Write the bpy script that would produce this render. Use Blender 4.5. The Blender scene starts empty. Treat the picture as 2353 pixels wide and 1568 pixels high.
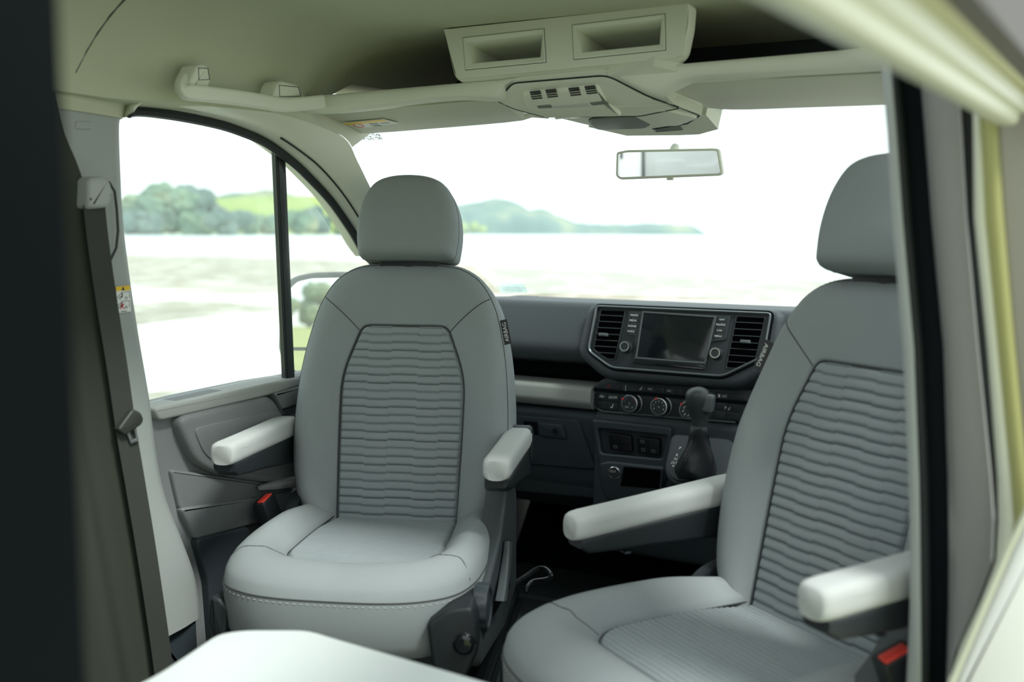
import bpy, bmesh, math, random
import numpy as np
from mathutils import Matrix, Vector, noise

random.seed(7)
SC = bpy.context.scene
COL = SC.collection
W, H, FPX = 2353.0, 1568.0, 2288.0

# ------------------------------------------------------------------ camera
YAW, PITCH, ROLL = math.radians(28.5), math.radians(6.2), math.radians(0.3)
CAM = np.array([0.0, 0.0, 1.17])            # z = 0 is the cab floor, +y is forward, +x is the van's right
_F0 = np.array([-math.sin(YAW), math.cos(YAW), 0.0])
_R0 = np.array([math.cos(YAW), math.sin(YAW), 0.0])
_Z = np.array([0.0, 0.0, 1.0])
CF = _F0 * math.cos(PITCH) - _Z * math.sin(PITCH)
_U = _Z * math.cos(PITCH) + _F0 * math.sin(PITCH)
CR = _R0 * math.cos(ROLL) + _U * math.sin(ROLL)
CU = _U * math.cos(ROLL) - _R0 * math.sin(ROLL)
cam_data = bpy.data.cameras.new('camera')
cam_data.sensor_width = 36.0
cam_data.lens = 36.0 * FPX / W
cam_data.clip_start = 0.02
cam_data.clip_end = 9000.0
cam_data.dof.use_dof = True
cam_data.dof.focus_distance = 2.3
cam_data.dof.aperture_fstop = 2.4
cam = bpy.data.objects.new('camera', cam_data)
COL.objects.link(cam)
cam.matrix_world = Matrix(((CR[0], CU[0], -CF[0], CAM[0]), (CR[1], CU[1], -CF[1], CAM[1]),
                           (CR[2], CU[2], -CF[2], CAM[2]), (0, 0, 0, 1)))
SC.camera = cam

# ------------------------------------------------------------------ sky, sun, exposure
world = bpy.data.worlds.new('sky')
SC.world = world
world.use_nodes = True
_bg = world.node_tree.nodes['Background']
_bg.inputs['Color'].default_value = (0.92, 0.99, 1.0, 1)
_bg.inputs['Strength'].default_value = 1.8
sun_data = bpy.data.lights.new('sun', 'SUN')
sun_data.energy = 4.2
sun_data.angle = math.radians(11)
sun_data.color = (0.97, 1.0, 0.96)
sun = bpy.data.objects.new('sun', sun_data)
COL.objects.link(sun)
sun.rotation_euler = Vector((-0.54, 0.15, -0.82)).to_track_quat('-Z', 'Y').to_euler()
SC.view_settings.view_transform = 'Standard'
SC.view_settings.look = 'None'
SC.view_settings.exposure = -0.20
SC.view_settings.gamma = 1.0
SC.view_settings.use_curve_mapping = False

# ------------------------------------------------------------------ helpers
def ray(px, py):
    return CF + CR * (px - W / 2) / FPX - CU * (py - H / 2) / FPX

def at(px, py, x=None, y=None, z=None, d=None):
    r = ray(px, py)
    if x is not None: t = (x - CAM[0]) / r[0]
    elif y is not None: t = (y - CAM[1]) / r[1]
    elif z is not None: t = (z - CAM[2]) / r[2]
    else: t = d
    return CAM + r * t

class Plane:
    """a plane in the van: origin o, ex to the right, ey up, ez towards the viewer"""
    def __init__(s, o, ex, ey):
        s.o = np.array(o, float)
        s.ex = np.array(ex, float) / np.linalg.norm(ex)
        ey = np.array(ey, float)
        ey = ey - s.ex * (ey @ s.ex)
        s.ey = ey / np.linalg.norm(ey)
        s.ez = np.cross(s.ex, s.ey)
    def uv(s, px, py):
        r = ray(px, py)
        t = ((s.o - CAM) @ s.ez) / (r @ s.ez)
        p = CAM + r * t - s.o
        return (p @ s.ex, p @ s.ey)
    def px(s, pts): return [s.uv(*p) for p in pts]
    def p(s, u, v, w=0.0): return s.o + s.ex * u + s.ey * v + s.ez * w
    def up(s, w): return Plane(s.o + s.ez * w, s.ex, s.ey)

def rear_plane(o, tilt):
    t = math.radians(tilt)
    return Plane(o, (1, 0, 0), (0, math.sin(t), math.cos(t)))

MAT = {}
def mat(name, col, rough=0.6, metal=0.0, bump=0.0, bscale=400.0, spec=0.5, var=0.0, vscale=40.0, coat=0.0):
    m = bpy.data.materials.new(name)
    m.use_nodes = True
    nt = m.node_tree
    b = nt.nodes['Principled BSDF']
    b.inputs['Base Color'].default_value = (*col, 1)
    b.inputs['Roughness'].default_value = rough
    b.inputs['Metallic'].default_value = metal
    b.inputs['Specular IOR Level'].default_value = spec
    b.inputs['Coat Weight'].default_value = coat
    tc = nt.nodes.new('ShaderNodeTexCoord')
    if bump > 0:
        n = nt.nodes.new('ShaderNodeTexNoise')
        n.inputs['Scale'].default_value = bscale
        n.inputs['Detail'].default_value = 2
        bp = nt.nodes.new('ShaderNodeBump')
        bp.inputs['Strength'].default_value = bump
        bp.inputs['Distance'].default_value = 0.002
        nt.links.new(tc.outputs['Object'], n.inputs['Vector'])
        nt.links.new(n.outputs['Fac'], bp.inputs['Height'])
        nt.links.new(bp.outputs['Normal'], b.inputs['Normal'])
    if var > 0:
        n2 = nt.nodes.new('ShaderNodeTexNoise')
        n2.inputs['Scale'].default_value = vscale
        n2.inputs['Detail'].default_value = 4
        rp = nt.nodes.new('ShaderNodeMapRange')
        rp.inputs['To Min'].default_value = 1 - var
        rp.inputs['To Max'].default_value = 1 + var
        mx = nt.nodes.new('ShaderNodeMix')
        mx.data_type = 'RGBA'; mx.blend_type = 'MULTIPLY'
        mx.inputs[0].default_value = 1.0
        mx.inputs[6].default_value = (*col, 1)
        nt.links.new(tc.outputs['Object'], n2.inputs['Vector'])
        nt.links.new(n2.outputs['Fac'], rp.inputs['Value'])
        nt.links.new(rp.outputs['Result'], mx.inputs[7])
        nt.links.new(mx.outputs[2], b.inputs['Base Color'])
    MAT[name] = m
    return m

mat('seat_fabric', (0.272, 0.302, 0.305), 0.9, bump=0.25, bscale=900, spec=0.2, var=0.10, vscale=700)
mat('insert_fabric', (0.268, 0.302, 0.310), 0.9, bump=0.3, bscale=1200, spec=0.2, var=0.16, vscale=900)
mat('arm_fabric', (0.48, 0.50, 0.49), 0.85, bump=0.2, bscale=900, spec=0.25, var=0.06, vscale=700)
mat('seam', (0.05, 0.057, 0.058), 0.8)
mat('thread', (0.48, 0.50, 0.47), 0.7)
mat('dark_plastic', (0.011, 0.015, 0.018), 0.5, bump=0.25, bscale=700)
mat('black_gloss', (0.008, 0.010, 0.012), 0.12)
mat('black_metal', (0.010, 0.012, 0.014), 0.22, spec=0.6)
mat('dash_pad', (0.040, 0.049, 0.055), 0.55, bump=0.5, bscale=420)
mat('dash_lower', (0.027, 0.037, 0.044), 0.6, bump=0.3, bscale=420)
mat('dash_strip', (0.27, 0.285, 0.265), 0.6, bump=0.15, bscale=500)
mat('stack_plastic', (0.020, 0.026, 0.031), 0.45, bump=0.1, bscale=800)
mat('button_plastic', (0.017, 0.022, 0.026), 0.4)
mat('screen_glass', (0.006, 0.009, 0.011), 0.08)
mat('chrome', (0.62, 0.64, 0.63), 0.22, metal=1.0)
mat('satin_silver', (0.36, 0.38, 0.38), 0.35, metal=0.8)
mat('print_white', (0.75, 0.78, 0.76), 0.6)
mat('print_red', (0.75, 0.05, 0.05), 0.5)
mat('print_dull_red', (0.25, 0.02, 0.02), 0.5)
mat('print_blue', (0.10, 0.20, 0.30), 0.5)
mat('print_grey', (0.15, 0.17, 0.17), 0.6)
mat('buckle_red', (0.80, 0.06, 0.04), 0.4)
mat('trim_light', (0.74, 0.76, 0.66), 0.6, bump=0.12, bscale=700)
mat('trim_grey', (0.36, 0.39, 0.375), 0.62, bump=0.12, bscale=700)
mat('headliner', (0.54, 0.56, 0.42), 0.95, bump=0.35, bscale=900, spec=0.1, var=0.06, vscale=600)
mat('lens_grey', (0.20, 0.22, 0.20), 0.5)
mat('lens_white', (0.80, 0.82, 0.80), 0.25)
mat('door_card', (0.185, 0.20, 0.20), 0.6, bump=0.35, bscale=500)
mat('door_dark', (0.060, 0.068, 0.070), 0.6, bump=0.3, bscale=500)
mat('door_light', (0.36, 0.375, 0.36), 0.6, bump=0.2, bscale=500)
mat('rubber', (0.012, 0.016, 0.018), 0.6)
mat('frame_dark', (0.030, 0.040, 0.040), 0.4)
mat('floor_mat', (0.034, 0.043, 0.047), 0.75, bump=0.4, bscale=300, var=0.25, vscale=25)
mat('webbing', (0.036, 0.040, 0.034), 0.85, bump=0.3, bscale=900)
mat('curtain', (0.050, 0.056, 0.044), 0.95, bump=0.2, bscale=700, spec=0.05)
mat('panel_dark', (0.006, 0.008, 0.010), 0.9, spec=0.05)
mat('panel_white', (0.80, 0.83, 0.81), 0.45)
mat('bay_shade', (0.035, 0.042, 0.046), 0.95, bump=0.3, bscale=600, spec=0.1)  # dark colour stands in for shade in the bay above the shelf
mat('lining_grey', (0.16, 0.165, 0.16), 0.8)
mat('table_white', (0.70, 0.75, 0.73), 0.4)
mat('paint_grey', (0.26, 0.26, 0.25), 0.45)
mat('paint_beige', (0.36, 0.345, 0.30), 0.5)
mat('header_grey', (0.09, 0.085, 0.08), 0.6)
mat('strip_yellow', (0.36, 0.36, 0.14), 0.4)
mat('strip_white', (0.62, 0.64, 0.52), 0.35)
mat('paint_white', (0.85, 0.87, 0.87), 0.3)
mat('mirror_glass', (0.92, 0.95, 0.95), 0.01, metal=1.0)
mat('label_white', (0.78, 0.80, 0.78), 0.6)
mat('label_yellow', (0.85, 0.55, 0.03), 0.5)
mat('label_black', (0.03, 0.03, 0.03), 0.6)
mat('leather', (0.016, 0.019, 0.022), 0.42, bump=0.3, bscale=500)
mat('lever_grey', (0.10, 0.115, 0.12), 0.45)
mat('shield_plastic', (0.050, 0.060, 0.064), 0.55, bump=0.35, bscale=600)
mat('satin_dark', (0.13, 0.15, 0.155), 0.32, metal=0.3)
mat('slat_plastic', (0.035, 0.042, 0.046), 0.3)
mat('bezel_grey', (0.10, 0.115, 0.12), 0.35, metal=0.3)
mat('cavity_shade', (0.003, 0.003, 0.004), 0.9, spec=0.0)  # near-black stands in for shade inside the vents and the cubby
mat('switch_black', (0.006, 0.007, 0.009), 0.4)
mat('lever_black', (0.045, 0.052, 0.056), 0.30, bump=0.3, bscale=700)
mat('lens_white2', (0.60, 0.63, 0.60), 0.3)
mat('lens_pale', (0.45, 0.52, 0.52), 0.5)
mat('visor_cloth', (0.62, 0.63, 0.54), 0.85, bump=0.15, bscale=900)
mat('belt_plastic', (0.030, 0.033, 0.028), 0.5)
mat('trunk', (0.12, 0.10, 0.08), 0.9)

def nodes_mat(name):
    m = bpy.data.materials.new(name); m.use_nodes = True
    m.node_tree.nodes.clear(); MAT[name] = m
    return m, m.node_tree.nodes, m.node_tree.links

def glass_mat(name, veil, tint):
    """clear pane with a translucent veil mixed in to imitate haze over the view"""
    m, N, L = nodes_mat(name)
    o = N.new('ShaderNodeOutputMaterial')
    tr = N.new('ShaderNodeBsdfTransparent'); tr.inputs[0].default_value = (*tint, 1)
    tl = N.new('ShaderNodeBsdfTranslucent'); tl.inputs[0].default_value = (0.80, 0.90, 0.88, 1)
    gl = N.new('ShaderNodeBsdfGlossy'); gl.inputs['Roughness'].default_value = 0.02
    m1 = N.new('ShaderNodeMixShader'); m1.inputs[0].default_value = veil  # veil: pale share that imitates haze outside
    m2 = N.new('ShaderNodeMixShader'); m2.inputs[0].default_value = 0.04
    L.new(tr.outputs[0], m1.inputs[1]); L.new(tl.outputs[0], m1.inputs[2])
    L.new(m1.outputs[0], m2.inputs[1]); L.new(gl.outputs[0], m2.inputs[2])
    L.new(m2.outputs[0], o.inputs[0])
def translucent_mat(name, col):
    m, N, L = nodes_mat(name)
    o = N.new('ShaderNodeOutputMaterial'); a = N.new('ShaderNodeBsdfDiffuse'); b = N.new('ShaderNodeBsdfTranslucent'); x = N.new('ShaderNodeMixShader')
    a.inputs[0].default_value = (*col, 1); b.inputs[0].default_value = (*col, 1); x.inputs[0].default_value = 0.65
    L.new(a.outputs[0], x.inputs[1]); L.new(b.outputs[0], x.inputs[2]); L.new(x.outputs[0], o.inputs[0])
translucent_mat('sticker_film', (0.84, 0.92, 0.90))
glass_mat('glass', 0.19, (0.94, 1.0, 0.99))

def noise_mat(name, cols, scale, rough=0.9, detail=6, stretch=(1, 1, 1), bump=0.0):
    m, N, L = nodes_mat(name)
    o = N.new('ShaderNodeOutputMaterial'); b = N.new('ShaderNodeBsdfPrincipled')
    b.inputs['Roughness'].default_value = rough
    b.inputs['Specular IOR Level'].default_value = 0.1
    tc = N.new('ShaderNodeTexCoord'); mp = N.new('ShaderNodeMapping')
    mp.inputs['Scale'].default_value = stretch
    n = N.new('ShaderNodeTexNoise'); n.inputs['Scale'].default_value = scale
    n.inputs['Detail'].default_value = detail
    r = N.new('ShaderNodeValToRGB')
    els = r.color_ramp.elements
    while len(els) < len(cols): els.new(0.5)
    for e, (p, c) in zip(els, cols):
        e.position = p; e.color = (*c, 1)
    L.new(tc.outputs['Object'], mp.inputs[0]); L.new(mp.outputs[0], n.inputs['Vector'])
    L.new(n.outputs['Fac'], r.inputs[0]); L.new(r.outputs[0], b.inputs['Base Color'])
    L.new(b.outputs[0], o.inputs[0])
noise_mat('sand', [(0.40, (0.62, 0.61, 0.55)), (0.52, (0.72, 0.72, 0.67)), (0.60, (0.34, 0.32, 0.25)), (0.68, (0.66, 0.65, 0.60))], 0.10, stretch=(0.5, 1.0, 1))
noise_mat('shingle', [(0.36, (0.26, 0.25, 0.19)), (0.46, (0.38, 0.37, 0.30)), (0.54, (0.31, 0.30, 0.23)), (0.62, (0.56, 0.55, 0.49))], 1.0, detail=8)
noise_mat('grass', [(0.35, (0.25, 0.28, 0.10)), (0.65, (0.37, 0.39, 0.15))], 1.5)
noise_mat('field', [(0.35, (0.24, 0.33, 0.11)), (0.65, (0.34, 0.41, 0.17))], 0.02)
noise_mat('bush', [(0.33, (0.09, 0.165, 0.125)), (0.50, (0.155, 0.24, 0.165)), (0.66, (0.29, 0.31, 0.18))], 0.07)
noise_mat('bush_dark', [(0.33, (0.09, 0.15, 0.145)), (0.66, (0.18, 0.24, 0.205))], 0.07)
noise_mat('hill_wood', [(0.33, (0.07, 0.145, 0.135)), (0.52, (0.12, 0.20, 0.175)), (0.66, (0.25, 0.29, 0.19))], 0.02)
m_, N_, L_ = nodes_mat('water')
_o = N_.new('ShaderNodeOutputMaterial'); _b = N_.new('ShaderNodeBsdfPrincipled')
_b.inputs['Base Color'].default_value = (0.62, 0.72, 0.72, 1); _b.inputs['Roughness'].default_value = 0.25
L_.new(_b.outputs[0], _o.inputs[0])

PINV = {}
def mk(name, verts, faces, m, parent=None, smooth=True, angle=35):
    me = bpy.data.meshes.new(name)
    me.from_pydata([tuple(map(float, v)) for v in verts], [], faces)
    bm = bmesh.new(); bm.from_mesh(me)
    bmesh.ops.remove_doubles(bm, verts=bm.verts, dist=1e-6)
    bmesh.ops.recalc_face_normals(bm, faces=bm.faces)
    bm.to_mesh(me); bm.free()
    if smooth:
        me.polygons.foreach_set('use_smooth', [True] * len(me.polygons))
        me.set_sharp_from_angle(angle=math.radians(angle))
    me.materials.append(MAT[m] if isinstance(m, str) else m)
    o = bpy.data.objects.new(name, me)
    COL.objects.link(o)
    if parent is not None:
        o.parent = parent
        if parent.name in PINV: o.matrix_parent_inverse = PINV[parent.name]
    return o

def tag(o, label, cat, group=None):
    o['label'] = label; o['category'] = cat
    if group: o['group'] = group
    return o

def struct(o, label=None, cat=None):
    o['kind'] = 'structure'
    if label: o['label'] = label
    if cat: o['category'] = cat
    return o

def thing(name, label, cat, loc, group=None, rotz=0.0, local=False):
    o = bpy.data.objects.new(name, None)
    COL.objects.link(o)
    o.empty_display_size = 0.05
    o.location = loc; o.rotation_euler = (0, 0, rotz)
    if not local:
        PINV[o.name] = (Matrix.Translation(Vector(loc)) @ Matrix.Rotation(rotz, 4, 'Z')).inverted()
    return tag(o, label, cat, group)

class G:
    """collects geometry of one mesh"""
    def __init__(s): s.v = []; s.f = []
    def add(s, v, f):
        n = len(s.v); s.v += [tuple(map(float, p)) for p in v]
        s.f += [tuple(i + n for i in q) for q in f]
        return s
    def loft(s, loops, closed=True, cap0=False, cap1=False, cyc=False):
        n = len(loops[0]); v = [p for l in loops for p in l]; f = []
        K = len(loops)
        for k in range(K if cyc else K - 1):
            k2 = (k + 1) % K
            for i in range(n if closed else n - 1):
                j = (i + 1) % n
                f.append((k * n + i, k * n + j, k2 * n + j, k2 * n + i))
        if cap0: f.append(tuple(range(n)))
        if cap1: f.append(tuple((K - 1) * n + i for i in range(n)))
        return s.add(v, f)
    def extr(s, pl, poly, h0, h1, bev=0.0, both=False):
        """prism over a polygon of a plane, from height h0 to h1, its top edge bevelled"""
        poly = ccw(poly)
        L = []
        if both and bev: L.append([pl.p(u, v, h0) for u, v in inset(poly, bev)])
        L.append([pl.p(u, v, h0 + (bev if both else 0)) for u, v in poly])
        if bev:
            for k in (0.0, 0.35, 0.7, 1.0):
                a = k * math.pi / 2
                L.append([pl.p(u, v, h1 - bev + bev * math.sin(a)) for u, v in inset(poly, bev * (1 - math.cos(a)))])
        else:
            L.append([pl.p(u, v, h1) for u, v in poly])
        return s.loft(L, True, True, True)
    def frame(s, pl, outer, inner, h0, h1, bev=0.0):
        """flat ring between two polygons with the same number of points"""
        outer, inner = ccw(outer), ccw(inner)
        L = [[pl.p(u, v, h0) for u, v in outer], [pl.p(u, v, h1 - bev) for u, v in outer]]
        if bev: L.append([pl.p(u, v, h1) for u, v in inset(outer, bev)])
        if bev: L.append([pl.p(u, v, h1) for u, v in inset(inner, -bev)])
        L += [[pl.p(u, v, h1 - bev) for u, v in inner], [pl.p(u, v, h0) for u, v in inner]]
        return s.loft(L, True, cyc=True)
    def tube(s, path, r, seg=8, closed=False):
        P = [np.array(p, float) for p in path]; n = len(P); L = []
        prev = None
        for i in range(n):
            a = P[(i - 1) % n] if (closed or i > 0) else P[i]
            b = P[(i + 1) % n] if (closed or i < n - 1) else P[i]
            t = b - a; t = t / (np.linalg.norm(t) + 1e-12)
            if prev is None:
                u = np.cross(t, (0, 0, 1.0))
                if np.linalg.norm(u) < 0.2: u = np.cross(t, (1.0, 0, 0))
            else: u = prev - t * (prev @ t)
            u = u / np.linalg.norm(u); prev = u; w = np.cross(t, u)
            rr = r[i] if isinstance(r, (list, tuple)) else r
            L.append([P[i] + u * rr * math.cos(q) + w * rr * math.sin(q) for q in [2 * math.pi * k / seg for k in range(seg)]])
        return s.loft(L, True, not closed, not closed, cyc=closed)
    def box(s, c, d, bev=0.0, rot=None):
        """box of size d = (dx, dy, dz) centred on c"""
        rx = np.eye(3) if rot is None else np.array(rot)
        pl = Plane(np.array(c, float) - rx[2] * 0, rx[0], rx[1])
        x, y, z = d[0] / 2, d[1] / 2, d[2] / 2
        pl.o = np.array(c, float)
        if bev: return s.extr(pl, round_poly([(-x, -y), (x, -y), (x, y), (-x, y)], bev, 3), -z, z, bev * 0.8, True)
        return s.extr(pl, [(-x, -y), (x, -y), (x, y), (-x, y)], -z, z)
    def lathe(s, pl, c, prof, seg=28, cap0=True, cap1=True):
        """prof: list of (radius, height) about the plane's normal at c = (u, v)"""
        L = [[pl.p(c[0] + r * math.cos(q), c[1] + r * math.sin(q), h) for q in [2 * math.pi * k / seg for k in range(seg)]] for r, h in prof]
        return s.loft(L, True, cap0, cap1)
    def done(s, name, m, parent=None, smooth=True, angle=35):
        return mk(name, s.v, s.f, m, parent, smooth, angle)

def area2(poly): return sum(a[0] * b[1] - b[0] * a[1] for a, b in zip(poly, poly[1:] + poly[:1]))
def ccw(poly):
    poly = [tuple(p) for p in poly]
    return poly if area2(poly) > 0 else poly[::-1]
def inset(poly, d):
    n = len(poly); out = []
    for i in range(n):
        a, b, c = np.array(poly[i - 1]), np.array(poly[i]), np.array(poly[(i + 1) % n])
        e1 = b - a; e2 = c - b
        l1, l2 = np.linalg.norm(e1), np.linalg.norm(e2)
        if l1 < 1e-9 or l2 < 1e-9: out.append(tuple(b)); continue
        n1 = np.array((-e1[1], e1[0])) / l1; n2 = np.array((-e2[1], e2[0])) / l2
        m = n1 + n2; k = 1 + n1 @ n2
        out.append(tuple(b + m * d / max(k, 0.35)))
    return out
def round_poly(poly, r, seg=4):
    n = len(poly); out = []
    for i in range(n):
        a, b, c = [np.array(poly[k % n], float) for k in (i - 1, i, i + 1)]
        rr = r[i] if isinstance(r, (list, tuple)) else r
        if rr <= 0: out.append(tuple(b)); continue
        d1 = (a - b); d2 = (c - b); l1, l2 = np.linalg.norm(d1), np.linalg.norm(d2)
        q = min(rr, l1 * 0.48, l2 * 0.48)
        p1 = b + d1 / l1 * q; p2 = b + d2 / l2 * q
        for k in range(seg + 1):
            t = k / seg
            out.append(tuple((1 - t) ** 2 * p1 + 2 * t * (1 - t) * b + t * t * p2))
    return out
def spline(pts, per=6, closed=False):
    P = [np.array(p, float) for p in pts]; n = len(P); out = []
    for i in range(n if closed else n - 1):
        if closed: a, b, c, d = P[i - 1], P[i], P[(i + 1) % n], P[(i + 2) % n]
        else: a, b, c, d = P[max(i - 1, 0)], P[i], P[i + 1], P[min(i + 2, n - 1)]
        for k in range(per):
            t = k / per
            out.append(0.5 * (2 * b + (c - a) * t + (2 * a - 5 * b + 4 * c - d) * t * t + (3 * b - a - 3 * c + d) * t ** 3))
    if not closed: out.append(P[-1])
    return out
def rect(u0, v0, u1, v1): return [(u0, v0), (u1, v0), (u1, v1), (u0, v1)]

def text(s, size, pl, u, v, m, parent, name='lettering', rot=0.0, h=0.0004, shear=0.0, xs=1.0):
    cu = bpy.data.curves.new('lettering', 'FONT')
    cu.body = s; cu.size = size; cu.align_x = 'CENTER'; cu.align_y = 'CENTER'; cu.resolution_u = 3
    cu.shear = shear
    to = bpy.data.objects.new('lettering_source', cu)
    COL.objects.link(to)
    dg = bpy.context.evaluated_depsgraph_get()
    me = bpy.data.meshes.new_from_object(to.evaluated_get(dg))
    c, q = math.cos(rot), math.sin(rot)
    vs = [pl.p(u + p.co.x * xs * c - p.co.y * q, v + p.co.x * xs * q + p.co.y * c, h) for p in me.vertices]
    fs = [tuple(f.vertices) for f in me.polygons]
    bpy.data.objects.remove(to); bpy.data.curves.remove(cu); bpy.data.meshes.remove(me)
    return mk(name, vs, fs, m, parent, False)

# ================================================================== OUTSIDE GROUND AND WATER
def flat(name, pts, z, m):
    return mk(name, [(x, y, z) for x, y in pts], [tuple(range(len(pts)))], m, None, False)
ground = struct(flat('ground', [(-3500, -2000), (3500, -2000), (3500, 4000), (-3500, 4000)], -0.62, 'sand'))
g_ = G()
lawn_pts = [(52 * math.cos(a) - 12, 48 * math.sin(a) - 45.5) for a in [2 * math.pi * k / 60 for k in range(60)]]
lawn = struct(flat('lawn', lawn_pts, -0.60, 'grass'))
shore = [at(px, py, z=-0.61) for px, py in [(-900, 575), (-300, 577), (300, 584), (640, 591), (1050, 605), (1500, 624), (1950, 643), (2600, 672)]]
sea = struct(flat('sea', [(p[0], p[1]) for p in shore] + [(1500, 2600), (500, 3900), (-3400, 3900), (-3400, 1200)], -0.605, 'water'))

def band(name, pa, pb, m, z):
    a = [at(*p, z=z) for p in pa]; b = [at(*p, z=z) for p in pb]
    v = a + b[::-1]
    return struct(flat(name, [(p[0], p[1]) for p in v], z, m))
band('shingle_shore', [(-300, 580), (300, 587), (640, 594), (1050, 608), (1500, 627), (1950, 646), (2600, 675)], [(-300, 640), (300, 652), (480, 640), (640, 655), (1050, 668), (1300, 690), (1700, 690), (1950, 700), (2600, 730)], 'shingle', -0.612)
band('shingle_patch', [(250, 704), (400, 690), (520, 694), (640, 706)], [(250, 756), (400, 735), (520, 722), (640, 712)], 'shingle', -0.611)
band('shingle_edge', [(320, 905), (420, 893), (470, 905)], [(320, 960), (420, 950), (470, 935)], 'shingle', -0.611)
# ================================================================== THE VAN'S SHELL
# floor
g = G().box((-0.90, 0.75, -0.03), (1.78, 5.0, 0.06))
floor = struct(g.done('floor', 'floor_mat'))
matp = G().extr(Plane((0, 0, 0), (1, 0, 0), (0, 1, 0)), round_poly([(-1.60, 2.73), (-0.30, 2.86), (-0.30, 3.2), (-1.60, 3.2)], 0.03), 0.0, 0.012, 0.004)
o = matp.done('foot_mat', 'floor_mat', floor)
capp = at(1374, 1368, z=0.012)
pl = Plane((capp[0], capp[1], 0.012), (1, 0, 0), (0, 1, 0))
c_ = G().lathe(pl, (0, 0), [(0.030, 0), (0.030, 0.006), (0.026, 0.010), (0.022, 0.006), (0.0, 0.005)], 24).done('mat_fastener', 'dark_plastic', floor)
G().box((capp[0], capp[1], 0.022), (0.034, 0.010, 0.014), 0.003).done('grip', 'dark_plastic', c_)

# curves of the left door opening (A) and of the upper trim edge (B)
A_px = [(289, 270), (312, 244), (400, 252), (500, 272), (560, 291), (620, 318), (680, 362), (720, 400), (770, 455), (815, 520), (860, 590), (960, 690)]
B_px = [(298, 234), (340, 222), (420, 236), (500, 246), (580, 254), (640, 262), (720, 285), (792, 318), (822, 372), (848, 425), (905, 540), (1010, 650)]
A_c = spline([at(*p, x=-1.60) for p in A_px], 5)
B_c = spline([at(*p, x=x) for p, x in zip(B_px, [-1.594, -1.580, -1.555] + [-1.53] * 8)], 5)
loops = []
for a, b in zip(A_c, B_c):
    m1 = a * 0.7 + b * 0.3 + np.array((0.018, 0, 0.0)); m2 = a * 0.35 + b * 0.65 + np.array((0.016, 0, 0))
    loops.append([a + np.array((-0.07, 0.01, 0.0)), a, a + np.array((0.006, 0, 0.004)), m1, m2, b, b + np.array((-0.05, 0.03, 0.02)), b + np.array((-0.14, 0.04, 0.02))])
pillar_a = struct(G().loft(loops, True, True, True).done('trim_1', 'trim_light', None, True, 60), 'light curved roof and windscreen pillar trim around the cab door', 'trim')
s0 = [p + np.array((-0.012, 0, -0.010)) for p in A_c]
seal = G().tube(s0[4:], 0.0105, 8).done('door_seal', 'rubber', pillar_a)
i0 = len(A_c) - 12
G().tube([p * 0.86 + q * 0.14 + np.array((0.0128, 0, 0)) for p, q in zip(A_c[26:], B_c[26:])], 0.0022, 6).done('trim_joint', 'rubber', pillar_a)

G().loft([[p + np.array((0.0, 0.004, 0.0)) for p in B_c[23:38]], [p + np.array((-0.03, 0.12, 0.045)) for p in B_c[23:38]]], False).done('corner_filler', 'trim_light', pillar_a)
# ceiling with the cove down to the left side
st = [(-1.56, y, 1.415) for y in (1.43, 1.45, 1.47)][:0] + [(-1.56, 1.21, 1.415), (-1.56, 1.30, 1.415)] + [tuple(p) for p in B_c[14:24:3]] + [(-1.53, 1.86, 1.47), (-1.50, 1.95, 1.52), (-1.45, 2.35, 1.53)]
loops = []
st = sorted(st, key=lambda q: q[1])
i42 = next(i for i, q in enumerate(st) if q[1] >= 1.49)
st.insert(i42, (st[i42][0], 1.4895, st[i42][2]))
st.insert(i42 + 1, (st[i42 + 1][0], 1.4905, st[i42 + 1][2]))
for x, y, z in st:
    sec = [(x - 0.10, y, z - 0.01), (x, y, z)]
    top = 1.605
    for k in range(1, 9):
        a = k / 8 * math.pi / 2
        sec.append((x + 0.20 * (1 - math.cos(a)) + 0.02 * k / 8, y, z + (top - z) * math.sin(a)))
    xr = -1.08 if y < 1.49 else -0.03
    sec += [(-1.20, y, top + 0.002), (-1.14, y, top), (xr, y, top - (0.01 if xr > -1 else 0.0)), (xr, y, top + 0.03), (-1.75, y, top + 0.03)]
    loops.append(sec)
ceiling = struct(G().loft(loops, True, True, True).done('ceiling', 'headliner', None, True, 50))
sm = [at(px, py, x=-1.50 + 0.0) for px, py in [(188, 200)]]
seam_pts = []
for k in range(9):
    a = (0.12 + 0.88 * k / 8) * math.pi / 2
    seam_pts.append((-1.56 + 0.20 * (1 - math.cos(a)) + 0.02 * k / 8 + 0.001, 1.225 + 0.012 * k - 0.0012 * k * k, 1.415 + 0.19 * math.sin(a) - 0.001))
seam_pts += [(-1.30, 1.27, 1.604), (-1.20, 1.29, 1.604)]
G().tube(seam_pts, 0.0016, 5).done('headliner_joint', 'seam', ceiling)

# left B-pillar trim
edge = spline([at(*p, x=-1.61) for p in [(300, 235), (289, 268), (285, 300), (288, 400), (293, 500), (304, 600), (318, 700), (334, 800), (351, 900), (360, 970), (372, 1060), (393, 1150), (428, 1240), (453, 1310), (465, 1370), (469, 1412)]], 4)
edge = edge[:-1] + [edge[-1]]
def pillar_section(yf, z):
    return [(-1.79, yf + 0.03, z), (-1.67, yf + 0.006, z), (-1.632, yf - 0.001, z), (-1.612, yf - 0.010, z), (-1.600, yf - 0.030, z), (-1.590, yf - 0.075, z),
            (-1.580, yf - 0.16, z), (-1.575, yf - 0.30, z), (-1.79, yf - 0.30, z)]
low = [e for e in edge if e[2] <= 1.388]; high = [e for e in edge if e[2] > 1.385]
wall_left = struct(G().loft([pillar_section(e[1], e[2]) for e in low], True, True, True).done('wall_left', 'trim_grey', None, True, 60), 'pale grey centre pillar trim beside the cab door window', 'pillar')
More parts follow.
